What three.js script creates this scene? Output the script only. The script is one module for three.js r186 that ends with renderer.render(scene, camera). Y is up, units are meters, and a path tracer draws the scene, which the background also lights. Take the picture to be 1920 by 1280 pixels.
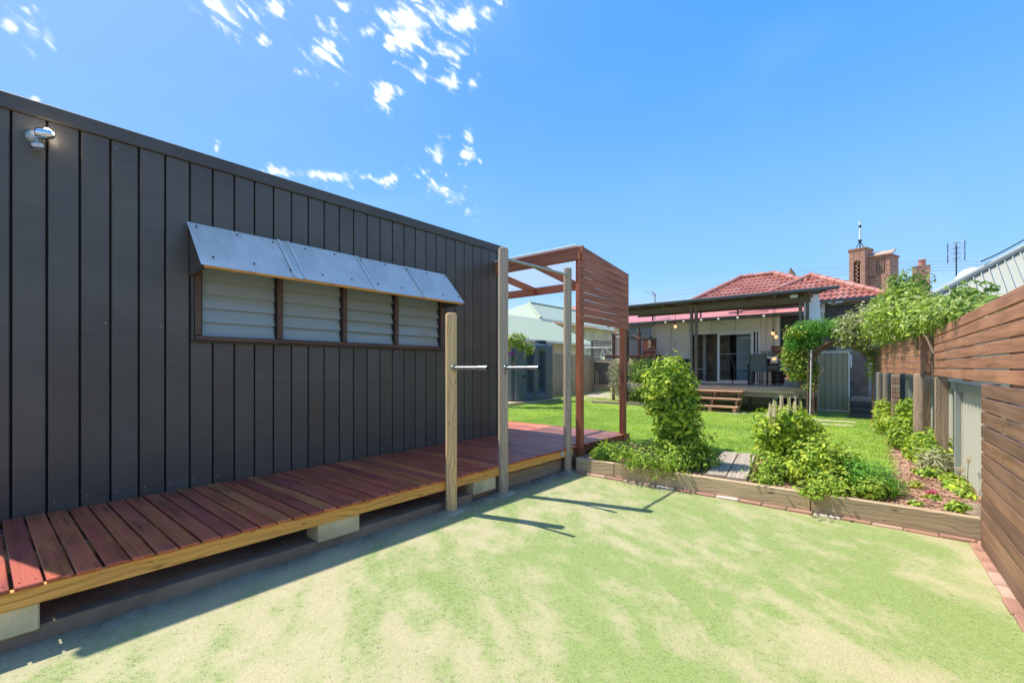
import * as THREE from 'three';
import { mergeGeometries } from 'three/addons/utils/BufferGeometryUtils.js';

// ------------------------------------------------------------------ camera, sky, sun, exposure
const scene = new THREE.Scene();
const camera = new THREE.PerspectiveCamera(74.27, 1.5, 0.05, 600);
camera.position.set(0, 1.45, 0);
camera.rotation.set(0, 0.6976, 0);
camera.setViewOffset(1920, 1280, 0, -48, 1920, 1280);       // a lens shifted up: verticals stay vertical
const SUN_DIR = new THREE.Vector3(-0.545, 1, 0.165).normalize();
const SUN_INTENSITY = 4.4, SKY_GAIN = 0.80, EXPOSURE = 1.5;
const sun = new THREE.DirectionalLight(new THREE.Color().setRGB(1, 0.945, 0.85), SUN_INTENSITY);
sun.position.copy(SUN_DIR).multiplyScalar(60);
sun.castShadow = true; sun.shadow.radius = 1;
Object.assign(sun.shadow.camera, { left: -30, right: 30, top: 30, bottom: -30, near: 1, far: 150 });
sun.shadow.mapSize.set(4096, 4096);
scene.add(sun, sun.target);
const renderer = new THREE.WebGLRenderer({ antialias: true });
renderer.setSize(1024, 682);
renderer.toneMapping = THREE.LinearToneMapping;
renderer.toneMappingExposure = EXPOSURE;
renderer.shadowMap.enabled = true;

// ------------------------------------------------------------------ random numbers and noise
function rng(seed) { let a = seed >>> 0; return () => { a = (a + 0x6D2B79F5) | 0; let t = Math.imul(a ^ (a >>> 15), 1 | a); t = (t + Math.imul(t ^ (t >>> 7), 61 | t)) ^ t; return ((t ^ (t >>> 14)) >>> 0) / 4294967296; }; }
const hash = (x, y, s) => { let h = Math.imul(x, 374761393) + Math.imul(y, 668265263) + Math.imul(s, 982451653); h = Math.imul(h ^ (h >>> 13), 1274126177); return ((h ^ (h >>> 16)) >>> 0) / 4294967296; };
function vnoise(x, y, s, px = 0, py = 0) {                   // value noise, periodic when px, py are given
  let xi = Math.floor(x), yi = Math.floor(y); const fx = x - xi, fy = y - yi;
  const w = (i, p) => p ? ((i % p) + p) % p : i;
  const u = fx * fx * (3 - 2 * fx), v = fy * fy * (3 - 2 * fy);
  const x0 = w(xi, px), x1 = w(xi + 1, px), y0 = w(yi, py), y1 = w(yi + 1, py);
  const a = hash(x0, y0, s), b = hash(x1, y0, s), c = hash(x0, y1, s), d = hash(x1, y1, s);
  return a + (b - a) * u + (c - a) * v + (a - b - c + d) * u * v;
}
function fbm(x, y, s, oct, px = 0, py = 0) { let t = 0, a = 0.5, n = 0; for (let i = 0; i < oct; i++) { t += a * vnoise(x, y, s + i * 17, px, py); n += a; a *= 0.5; x *= 2; y *= 2; px *= 2; py *= 2; } return t / n; }
const clamp = (x, a = 0, b = 1) => Math.min(b, Math.max(a, x));
const smooth = (a, b, x) => { const t = clamp((x - a) / (b - a)); return t * t * (3 - 2 * t); };
const mix = (a, b, t) => a + (b - a) * t;
const mix3 = (a, b, t) => [mix(a[0], b[0], t), mix(a[1], b[1], t), mix(a[2], b[2], t)];

// ------------------------------------------------------------------ the sky: blue air, and small white clouds in the south-west quarter and beyond
{
  const W = 3072, H = 1536, data = new Float32Array(W * H * 4);
  const D = Math.PI / 180;
  // [azimuth, elevation, two half axes of the patch] in degrees
  const patches = [[-162.3, 33.7, 1.9, -.3, -.4, -1], [-152.8, 32.7, 1.6, .4, 0, -1.4], [-147.7, 35.3, .8, .1, 0, -.6], [-142.6, 37.2, 2.6, .3, 0, -1.2], [-143.4, 35.2, .5, -1.1, -1.7, -.8], [-136, 37.5, .6, -.8, -1.3, -.7], [-133, 38.1, 1.2, .4, .3, -.6], [-138, 35, 1.8, -.3, -.3, -.8], [-141.3, 32.9, .6, .1, 0, -1.1], [-138.4, 32, 1.2, -.3, -.2, -.6], [-135, 31.9, .6, 0, 0, -.6], [-145.8, 30, .9, .8, .7, -.7], [-135.5, 27, .6, 0, 0, -1.2], [-139, 25.2, .8, .1, 0, -1], [-136, 25.1, 1, -.3, -.2, -.5], [-157.5, 20.9, .9, 0, -.1, -.5], [-151.6, 21.5, 3.3, .2, -.1, -.6], [-145.8, 21.8, 1.1, .1, 0, -.5], [-138.2, 20.9, 2.1, -1.2, -.5, -.7], [-140.7, 23.1, .7, .1, 0, -.4], [-176.8, 27.2, .4, .4, .3, -.9], [-178, 27, .5, .3, 0, -.6], [-175.8, 27, .3, .3, .3, -.9], [-176.6, 22.1, .3, .1, 0, -.4], [-175.3, 21.8, .6, 0, -.1, -.3], [-163.3, 22.1, .22, .1, 0, -.4], [-157.5, 35.2, .6, .2, 0, -.6], [-150.2, 37, .6, .1, 0, -.4], [-159, 32.6, .3, .1, 0, -.6]];
  const r = rng(5);
  for (let i = 0; i < 150; i++) {                            // the same kind of flecks over the rest of the sky
    const az = -180 + 360 * r(), el = 14 + 70 * Math.pow(r(), 0.8), a = 0.4 + 1.8 * r() * r(), t = r() * 3;
    if (az > -182 && az < -40 && el < 46) continue;
    patches.push([az, el, a * Math.cos(t), a * Math.sin(t) * 0.6, -a * 0.5 * Math.sin(t), a * 0.5 * Math.cos(t)]);
  }
  for (const p of patches) { const det = p[2] * p[5] - p[3] * p[4]; p.inv = [p[5] / det, -p[4] / det, -p[3] / det, p[2] / det]; p.reach = 2.2 * Math.max(Math.hypot(p[2], p[3]), Math.hypot(p[4], p[5])); }
  const rowsOf = [];
  for (let y = 0; y < H; y++) {
    const el = ((y + 0.5) / H - 0.5) * 180, ce = Math.cos(el * D), se = Math.sin(el * D);
    const near = patches.filter((p) => Math.abs(p[1] - el) < p.reach);
    for (let x = 0; x < W; x++) {
      const az = ((x + 0.5) / W - 0.5) * 360;
      const dx = ce * Math.cos(az * D), dz = ce * Math.sin(az * D);
      const toSun = clamp(dx * SUN_DIR.x + se * SUN_DIR.y + dz * SUN_DIR.z, -1, 1);
      const e = Math.max(el, 0);
      const t = smooth(0, 1, Math.pow(clamp(e / 42), 0.75));
      let c = mix3([0.35, 0.66, 1.0], [0.078, 0.335, 0.92], t);
      c = mix3(c, [0.055, 0.26, 0.80], smooth(40, 90, e) * 0.7);
      c = mix3(c, [0.82, 0.90, 0.98], 0.85 * smooth(11, 1, e));                 // pale haze low over the horizon
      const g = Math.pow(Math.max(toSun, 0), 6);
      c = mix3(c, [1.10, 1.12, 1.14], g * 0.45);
      const veil = fbm(az * 0.09, el * 0.16, 71, 3); c = mix3(c, [0.55, 0.76, 1.0], 0.10 * smooth(0.45, 0.8, veil) * (1 - t * 0.5));
      let sum = 0;
      for (const p of near) {
        let da = az - p[0]; if (da > 180) da -= 360; if (da < -180) da += 360;
        const ux = da * ce, uy = el - p[1]; if (Math.abs(ux) > p.reach || Math.abs(uy) > p.reach) continue;
        const a = ux * p.inv[0] + uy * p.inv[1], b = ux * p.inv[2] + uy * p.inv[3], q = a * a + b * b;
        if (q < 4.8) sum = Math.max(sum, Math.exp(-q * 0.75));
      }
      if (sum > 0.02) {
        const wx = az * ce * 1.15, wy = el * 1.15;
        const q1 = fbm(wx * 0.9 + 40, wy * 0.9, 91, 3);
        const n = fbm(wx * 1.1 + q1 * 2.6, wy * 1.1 + q1 * 2.2, 33, 7);
        const cover = Math.pow(smooth(0.40, 1.02, sum * 0.66 + (n - 0.5) * 1.9 + 0.10), 1.25);
        c = mix3(c, [0.95, 1.04, 1.16], 0.30 * smooth(0.25, 0.95, sum * 0.85 + (n - 0.5) * 1.1));
        c = mix3(c, [1.16, 1.18, 1.22], cover);
      }
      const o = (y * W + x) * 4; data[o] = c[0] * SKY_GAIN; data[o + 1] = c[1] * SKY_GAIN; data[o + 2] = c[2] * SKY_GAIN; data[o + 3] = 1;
    }
  }
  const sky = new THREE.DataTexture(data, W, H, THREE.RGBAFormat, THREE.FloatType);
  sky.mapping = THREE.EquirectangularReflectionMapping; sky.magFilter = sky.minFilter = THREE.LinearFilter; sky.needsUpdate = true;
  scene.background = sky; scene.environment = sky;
}

// ------------------------------------------------------------------ textures
function tex(w, h, fn, srgb = true) {
  const d = new Uint8Array(w * h * 4), enc = (v) => { v = clamp(v); return 255 * (srgb ? (v <= 0.0031308 ? v * 12.92 : 1.055 * Math.pow(v, 1 / 2.4) - 0.055) : v); };
  for (let y = 0; y < h; y++) for (let x = 0; x < w; x++) { const c = fn(x / w, y / h, x, y), o = (y * w + x) * 4; if (typeof c === 'number') { d[o] = d[o + 1] = d[o + 2] = enc(c); } else { d[o] = enc(c[0]); d[o + 1] = enc(c[1]); d[o + 2] = enc(c[2]); } d[o + 3] = 255; }
  const t = new THREE.DataTexture(d, w, h); t.wrapS = t.wrapT = THREE.RepeatWrapping; t.magFilter = THREE.LinearFilter; t.minFilter = THREE.LinearMipmapLinearFilter;
  if (srgb) t.colorSpace = THREE.SRGBColorSpace; t.needsUpdate = true; return t;
}
const rep = (t, x, y = x) => { const c = t.clone(); c.repeat.set(x, y); c.needsUpdate = true; return c; };
function woodField(seed, knots, coarse) {                    // grain runs along u; the sheet is 2 m x 0.5 m
  const r = rng(seed), ks = []; for (let i = 0; i < knots; i++) ks.push([r(), r(), 0.006 + 0.012 * r()]);
  return (u, v) => {
    let du = 0, k = 0, ring = 0;
    for (const q of ks) { let a = u - q[0]; a -= Math.round(a); let b = v - q[1]; b -= Math.round(b); a *= 2; b *= 0.5; const d2 = (a * a * 0.18 + b * b) / (q[2] * q[2]); if (d2 < 30) { const e = Math.exp(-d2 * 0.28); du += e * Math.sign(b) * 0.02; k += Math.exp(-d2 * 1.6); ring += e; } }
    const w = fbm(u * 4, v * 3, seed + 3, 3, 4, 3) * 0.10 * coarse;
    const a = fbm(u * 3, (v + w + du) * 34, seed, 4, 3, 34), b = fbm(u * 10, (v + w * 0.4) * 120, seed + 7, 2, 10, 120), c = fbm(u * 5, v * 5, seed + 11, 3, 5, 5);
    const fl = 0.5 + 0.5 * Math.sin(((v + w * 2.2 + du) * 14 + fbm(u * 2, v * 2, seed + 5, 2, 2, 2) * 5) * 6.283);
    return { a, b, c, k: clamp(k), ring, fl };
  };
}
function turfGreen(X, Z) {                                     // how much grass shows between the drifts of sand, from a corner of the turf
  const wa = fbm(X * 0.8, Z * 0.8, 81, 3) * 2.2, wb = fbm(X * 0.8 + 9, Z * 0.8 + 4, 82, 3) * 2.2, A = X * 0.60 - Z * 0.80, B = X * 0.80 + Z * 0.60;
  const d1 = fbm(A * 1.3 + wa, B * 0.6 + wb, 83, 3), d2 = fbm(A * 3.4 + wb, B * 1.3 + wa, 84, 4), d3 = fbm(A * 9 + wa, B * 5 + wb, 86, 3), d4 = fbm(X * 40, Z * 40, 88, 2);
  const near = smooth(1.0, 4.6, Z), right = smooth(0.3, 3.6, X);
  return { green: 0.58 + 0.20 * right - 0.17 * near * (1 - 0.6 * right) + 0.7 * (d1 - 0.5) + 1.25 * (d2 - 0.5) + 1.0 * (d3 - 0.5) + 0.3 * (d4 - 0.5), d2, d3 };
}
const T = {};
{
  const f1 = woodField(11, 3, 1), f2 = woodField(23, 9, 1.6);
  T.wood = tex(1024, 512, (u, v) => { const g = f1(u, v); const t = 0.80 + 0.66 * (g.a - 0.5) + 0.25 * (g.b - 0.5) + 0.52 * (g.c - 0.5) - 0.42 * g.k; return [t, t * (0.97 + 0.12 * (g.c - 0.5)), t * (0.94 + 0.2 * (g.c - 0.5))]; });
  T.woodBump = tex(512, 256, (u, v) => { const g = f1(u, v); return 0.5 + 0.7 * (g.a - 0.5) + 0.5 * (g.b - 0.5); }, false);
  T.pine = tex(1024, 512, (u, v) => { const g = f2(u, v); let t = 0.80 + 0.5 * (g.a - 0.5) + 0.18 * (g.b - 0.5) + 0.2 * (g.c - 0.5); t -= 0.26 * smooth(0.55, 1, g.fl) * (0.35 + 0.9 * g.c); t -= 0.45 * g.k; return [t, t * (0.95 - 0.10 * g.k - 0.05 * g.fl), t * (0.90 - 0.16 * g.k - 0.12 * g.fl)]; });
  T.pineBump = tex(512, 256, (u, v) => { const g = f2(u, v); return 0.5 + 0.6 * (g.a - 0.5) + 0.3 * (g.b - 0.5) - 0.3 * g.k; }, false);
  T.deck = tex(1024, 512, (u, v) => { const g = f1(u, v), p = fbm(u * 5 + 3, v * 4 + 3, 141, 4, 5, 4), q = fbm(u * 9 + 3, v * 5 + 3, 143, 4, 9, 5), w = smooth(0.52, 0.72, fbm(u * 22, v * 30, 145, 3, 22, 30)); const t = 0.84 + 0.6 * (g.a - 0.5) + 0.3 * (g.b - 0.5) + 0.75 * (p - 0.5) - 0.3 * g.k - 0.08 * w; return [t, t * (0.98 + 0.6 * (q - 0.5)), t * (1.0 - 0.4 * (q - 0.5))]; });
  T.grain = tex(512, 512, (u, v) => 0.72 + 0.5 * (fbm(u * 8, v * 8, 41, 6, 8, 8) - 0.5) + 0.16 * (hash(u * 512 | 0, v * 512 | 0, 3) - 0.5));
  T.grainBump = tex(512, 512, (u, v) => 0.5 + 0.8 * (fbm(u * 24, v * 24, 43, 5, 24, 24) - 0.5), false);
  T.smudge = tex(512, 512, (u, v) => { const n = fbm(u * 5, v * 5, 47, 5, 5, 5), s = fbm(u * 60, v * 6, 48, 3, 60, 6); return 0.44 + 0.22 * (n - 0.5) + 0.12 * (s - 0.5); }, false);
  T.smudgeColor = tex(512, 512, (u, v) => { const n = fbm(u * 4, v * 4, 247, 5, 4, 4), k = fbm(u * 50, v * 5, 249, 3, 50, 5); return 0.84 + 0.34 * (n - 0.5) + 0.16 * (k - 0.5); });
  T.dust = tex(512, 512, (u, v) => { const n = fbm(u * 6, v * 3, 147, 5, 6, 3), s = hash(u * 512 | 0, v * 512 | 0, 9), k = fbm(u * 40, v * 9, 149, 3, 40, 9); let t = 0.80 + 0.40 * (n - 0.5) + 0.16 * (k - 0.5) + 0.03 * (s - 0.5); if (s > 0.9994) t = 1; return [t, t * 0.99, t * 0.97]; });
  T.concrete = tex(1024, 1024, (u, v) => { const n = fbm(u * 6, v * 6, 51, 6, 6, 6), s = fbm(u * 14, v * 3, 53, 5, 14, 3), p = hash(u * 1024 | 0, v * 1024 | 0, 5); let t = 0.62 + 0.7 * (n - 0.5) + 0.5 * (s - 0.5) + 0.1 * (p - 0.5); return [t, t * 0.95, t * 0.88]; });
  T.soil = tex(1024, 1024, (u, v) => { const n = fbm(u * 10, v * 10, 61, 6, 10, 10), s = fbm(u * 90, v * 40, 63, 3, 90, 40), p = hash(u * 1024 | 0, v * 1024 | 0, 6); const t = clamp(0.55 + 0.8 * (n - 0.5) + 0.9 * (s - 0.5) + 0.3 * (p - 0.5)); return mix3([0.10, 0.055, 0.035], [0.58, 0.34, 0.22], t); });
  T.lawn = tex(1024, 1024, (u, v) => { const n = fbm(u * 9, v * 9, 65, 5, 9, 9), p = fbm(u * 160, v * 160, 66, 2, 160, 160); return mix3([0.16, 0.26, 0.03], [0.38, 0.47, 0.08], clamp(0.5 + 1.1 * (n - 0.5) + 0.8 * (p - 0.5))); });
  T.brick = tex(512, 512, (u, v) => {                        // 16 courses and 8 bricks, for the tower far away
    const row = Math.floor(v * 24), c = u * 8 + (row % 2) * 0.5, col = Math.floor(c), fu = c - col, fv = v * 24 - row;
    const h = hash(col % 8, row, 7); const m = fu < 0.05 || fv < 0.13; const g = 0.1 * (hash(u * 512 | 0, v * 512 | 0, 8) - 0.5);
    return m ? [0.34 + g, 0.25 + g, 0.2 + g] : mix3([0.40 + g, 0.17 + g, 0.10 + g], [0.64 + g, 0.33 + g, 0.21 + g], h);
  });
  // synthetic turf dressed with sand: 4.6 m x 6.4 m, x from -3.75, z from -5.6
  T.turf = tex(2048, 2048, (u, v, x, y) => {
    const X = u * 4.6, Z = v * 6.4, q = turfGreen(X, Z), { d2, d3 } = q;
    const edge = smooth(0.72, 0.2, X + 0.16 * (fbm(Z * 2.2, 3, 89, 4) - 0.5) + 0.12 * (d3 - 0.5));
    const green = clamp(q.green);
    const h = hash(x, y, 1), h2 = hash(x >> 1, y >> 1, 2);
    const fibre = green + (h - 0.5) * 0.7 + (h2 - 0.5) * 0.5;
    const isG = smooth(0.12, 0.92, fibre);
    const sand = mix3([0.37, 0.32, 0.175], [0.53, 0.465, 0.265], clamp(0.5 + (h2 - 0.5) * 0.8 + 0.5 * (h - 0.5) + 0.5 * (d2 - 0.5)));
    const grass = mix3([0.165, 0.235, 0.055], [0.31, 0.385, 0.12], clamp(0.45 + (h - 0.5) * 0.7 + (h2 - 0.5) * 0.5));
    let c = mix3(sand, grass, isG * mix(0.62, 1, green));
    if (h < 0.04 * (1 - green * 0.4)) c = mix3(c, [0.11, 0.105, 0.055], 0.7);   // pits between the grains
    const dirt = mix3([0.12, 0.085, 0.06], [0.40, 0.34, 0.26], clamp(0.5 + 1.6 * (d3 - 0.5) + 0.8 * (h2 - 0.5)));
    return mix3(c, dirt, clamp(edge * (0.95 + 2.2 * (d2 - 0.5) + 1.4 * (d3 - 0.5))));
  });
  T.turfBump = tex(1024, 1024, (u, v, x, y) => 0.5 * hash(x, y, 21) + 0.5 * fbm(u * 150, v * 150, 22, 2, 150, 150), false);
}

// ------------------------------------------------------------------ materials (base colours are linear)
const C = (r, g, b) => new THREE.Color().setRGB(r, g, b);
const std = (c, o = {}) => new THREE.MeshStandardMaterial({ color: C(...c), roughness: 0.8, ...o });
const phys = (c, o = {}) => new THREE.MeshPhysicalMaterial({ color: C(...c), roughness: 0.8, ...o });
const woodM = (c, o = {}) => std(c, { map: T.wood, bumpMap: T.woodBump, bumpScale: 0.0012, roughness: 0.7, ...o });
const pineM = (c, o = {}) => std(c, { map: T.pine, bumpMap: T.pineBump, bumpScale: 0.0015, roughness: 0.8, ...o });
for (const k of ['wood', 'woodBump', 'pine', 'pineBump', 'deck']) T[k].repeat.set(0.5, 2);
for (const k of ['grain', 'grainBump', 'concrete']) T[k].repeat.set(0.8, 0.8);
T.smudge.repeat.set(0.6, 0.6); T.dust.repeat.set(0.5, 0.5);
const M = {
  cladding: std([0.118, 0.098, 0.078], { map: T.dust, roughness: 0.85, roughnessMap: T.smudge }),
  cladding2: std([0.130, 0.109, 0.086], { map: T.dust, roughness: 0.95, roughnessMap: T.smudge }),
  capping: std([0.098, 0.085, 0.071], { map: T.dust, roughness: 0.55 }),
  dark: std([0.02, 0.02, 0.022]), black: std([0.012, 0.012, 0.013], { roughness: 0.4 }),
  screw: std([0.32, 0.31, 0.30], { metalness: 0.6, roughness: 0.4 }),
  deck: [[0.56, 0.118, 0.05], [0.62, 0.145, 0.056], [0.44, 0.09, 0.05], [0.56, 0.128, 0.06], [0.66, 0.19, 0.07], [0.48, 0.105, 0.06]].map((c) => woodM(c, { map: T.deck, roughness: 0.42 })),
  fascia: pineM([1.0, 0.53, 0.125], { roughness: 0.65 }),
  merbau: [[0.52, 0.165, 0.075], [0.47, 0.15, 0.072], [0.56, 0.185, 0.085]].map((c) => woodM(c, { roughness: 0.6 })),
  fenceUp: [[0.50, 0.235, 0.125], [0.56, 0.275, 0.145], [0.45, 0.21, 0.115], [0.52, 0.25, 0.135]].map((c) => woodM(c, { roughness: 0.6 })),
  fenceLow: [[0.25, 0.135, 0.085], [0.31, 0.165, 0.098], [0.20, 0.108, 0.072], [0.27, 0.148, 0.092]].map((c) => woodM(c, { roughness: 0.6 })),
  sleeper: [[0.66, 0.53, 0.345], [0.70, 0.56, 0.36], [0.60, 0.48, 0.32]].map((c) => pineM(c)),
  oldSleeper: pineM([0.48, 0.385, 0.285]),
  logNew: pineM([0.98, 0.68, 0.34]), logGrey: pineM([0.62, 0.52, 0.39]), logDark: pineM([0.30, 0.27, 0.22]), squarePost: pineM([0.46, 0.35, 0.25]),
  step: woodM([0.62, 0.36, 0.21]), plank: pineM([0.52, 0.45, 0.36]),
  patio: woodM([0.13, 0.10, 0.08]), patioBeam: woodM([0.22, 0.165, 0.125]), deckGrey: woodM([0.50, 0.40, 0.30]), darkRed: woodM([0.12, 0.035, 0.028]),
  paling: [[0.36, 0.32, 0.27], [0.30, 0.27, 0.235], [0.40, 0.36, 0.31], [0.33, 0.29, 0.25]].map((c) => pineM(c)), oldDark: woodM([0.12, 0.10, 0.085]),
  steel: std([0.62, 0.63, 0.64], { metalness: 0.85, roughness: 0.34 }), steelDull: std([0.42, 0.45, 0.43], { metalness: 0.5, roughness: 0.5 }),
  chrome: std([0.75, 0.76, 0.78], { metalness: 1, roughness: 0.12 }),
  block: std([0.92, 0.77, 0.44], { map: T.grain, bumpMap: T.grainBump, bumpScale: 0.004 }),
  slab: std([0.42, 0.325, 0.23], { map: T.concrete, bumpMap: T.grainBump, bumpScale: 0.004 }),
  paver: std([0.80, 0.70, 0.56], { map: T.concrete, bumpMap: T.grainBump, bumpScale: 0.003 }),
  bricks: [[0.56, 0.31, 0.20], [0.52, 0.28, 0.18], [0.64, 0.42, 0.30], [0.48, 0.25, 0.17]].map((c) => std(c, { map: T.grain, bumpMap: T.grainBump, bumpScale: 0.002 })),
  brickPale: std([0.9, 0.72, 0.6], { map: T.grain }), mortar: std([0.46, 0.40, 0.34], { map: T.grain }),
  brickFar: std([0.9, 0.9, 0.9], { map: T.brick }),
  turf: std([1, 1, 1], { map: T.turf, bumpMap: rep(T.turfBump, 1, 1), bumpScale: 0.004, roughness: 0.95 }),
  lawn: std([1, 1, 1], { map: rep(T.lawn, 0.4), roughness: 0.95 }), ground: std([0.32, 0.28, 0.2], { map: rep(T.grain, 0.3) }),
  soil: std([1, 1, 1], { map: rep(T.soil, 1.1), bumpMap: rep(T.grainBump, 2), bumpScale: 0.012, roughness: 1 }),
  poly: phys([0.86, 0.84, 0.77], { map: T.smudgeColor, roughness: 0.34, clearcoat: 0.5, clearcoatRoughness: 0.2, transmission: 0.14, thickness: 0, side: THREE.DoubleSide }),
  polyClear: phys([0.80, 0.88, 0.97], { roughness: 0.5, transmission: 0.75, thickness: 0, side: THREE.DoubleSide }),
  louvre: phys([0.62, 0.65, 0.60], { roughness: 0.12, transmission: 0.5, thickness: 0 }),
  windowTimber: woodM([0.15, 0.085, 0.058]),
  glass: phys([0.9, 0.95, 0.95], { roughness: 0.02, transmission: 1, thickness: 0, ior: 1.5 }),
  white: std([0.80, 0.80, 0.79], { roughness: 0.45 }), offWhite: std([0.70, 0.68, 0.62], { roughness: 0.6 }),
  fibro: std([0.76, 0.73, 0.64], { roughness: 0.75 }), batten: std([0.58, 0.555, 0.48], { roughness: 0.75 }),
  darkWall: std([0.14, 0.138, 0.142], { map: T.grain, bumpMap: T.grainBump, bumpScale: 0.004 }),
  greyRender: std([0.44, 0.42, 0.40], { map: T.grain, bumpMap: T.grainBump, bumpScale: 0.006 }),
  cream: std([0.88, 0.74, 0.54], { map: rep(T.grain, 0.3), roughness: 0.8 }), creamDark: std([0.60, 0.50, 0.37], { roughness: 0.8 }),
  greenRoof: std([0.36, 0.41, 0.285], { roughness: 0.5 }), paleRoof: std([0.41, 0.41, 0.33], { roughness: 0.45 }), gutterGrey: std([0.06, 0.063, 0.068], { roughness: 0.4 }),
  tile: [[0.55, 0.19, 0.125], [0.61, 0.225, 0.15], [0.49, 0.165, 0.115], [0.60, 0.255, 0.19]].map((c) => std(c, { map: rep(T.grain, 2), roughness: 0.45 })),
  tank: std([0.105, 0.125, 0.14], { roughness: 0.45 }), tankDark: std([0.03, 0.035, 0.04], { roughness: 0.5 }),
  colorbond: std([0.58, 0.56, 0.46], { roughness: 0.5 }), colorbondRail: std([0.33, 0.36, 0.32], { roughness: 0.5 }),
  shedGreen: std([0.42, 0.36, 0.225], { roughness: 0.5 }), shedTrim: std([0.78, 0.76, 0.62], { roughness: 0.5 }),
  rattan: std([0.13, 0.135, 0.14], { roughness: 0.7 }), frameDark: std([0.04, 0.042, 0.045], { roughness: 0.4, metalness: 0.4 }),
  tableTop: woodM([0.62, 0.40, 0.24]), bulb: phys([1, 0.92, 0.8], { roughness: 0.1, transmission: 0.8, thickness: 0, emissive: C(1, 0.62, 0.28), emissiveIntensity: 0.3 }),
  bulbOff: std([0.9, 0.9, 0.86], { roughness: 0.2 }), wire: std([0.03, 0.03, 0.03]), pipeDark: std([0.055, 0.07, 0.085], { roughness: 0.5 }),
  terracotta: std([0.48, 0.19, 0.14], { roughness: 0.7 }), floor: woodM([0.25, 0.2, 0.15]), roomWall: std([0.55, 0.53, 0.50]), bark: pineM([0.24, 0.17, 0.115]), twig: pineM([0.34, 0.22, 0.14]),
};
const leafM = (o = {}) => phys([1, 1, 1], { roughness: 0.8, transmission: 0.36, thickness: 0, clearcoat: 0.16, clearcoatRoughness: 0.25, specularIntensity: 0.6, side: THREE.DoubleSide, ...o });
const LEAF = leafM(), LEAF_MATT = leafM({ clearcoat: 0.06, transmission: 0.48 }), PETAL = leafM({ clearcoat: 0, transmission: 0.4 });

// ------------------------------------------------------------------ names, things, parts
const taken = {};
const numbered = (n) => { const k = taken[n] = (taken[n] ?? -1) + 1; return k ? n + '_' + String(k).padStart(3, '0') : n; };
function thing(name, label, category, pos = [0, 0, 0], group, turn = 0) {
  const o = new THREE.Group(); o.name = numbered(name); o.position.set(...pos); o.rotation.y = turn;
  o.userData = { label, category }; if (group) o.userData.group = group; scene.add(o); return o;
}
function mesh(parent, name, g, m, pos, rot) {
  const o = new THREE.Mesh(g, m); o.name = parent === scene ? numbered(name) : name; o.castShadow = o.receiveShadow = true;
  if (pos) o.position.set(...pos); if (rot) o.rotation.set(...rot); parent.add(o); return o;
}
const single = (name, label, category, g, m, pos, group, rot) => { const o = mesh(scene, name, g, m, pos, rot); o.userData = { label, category }; if (group) o.userData.group = group; return o; };
const structure = (name, g, m, pos, label) => { const o = mesh(scene, name, g, m, pos); o.userData = { kind: 'structure' }; if (label) o.userData.label = label; return o; };
const holder = (parent, name) => { const o = new THREE.Group(); o.name = name; parent.add(o); return o; };
const stuff = (o) => { o.userData.kind = 'stuff'; return o; };

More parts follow.
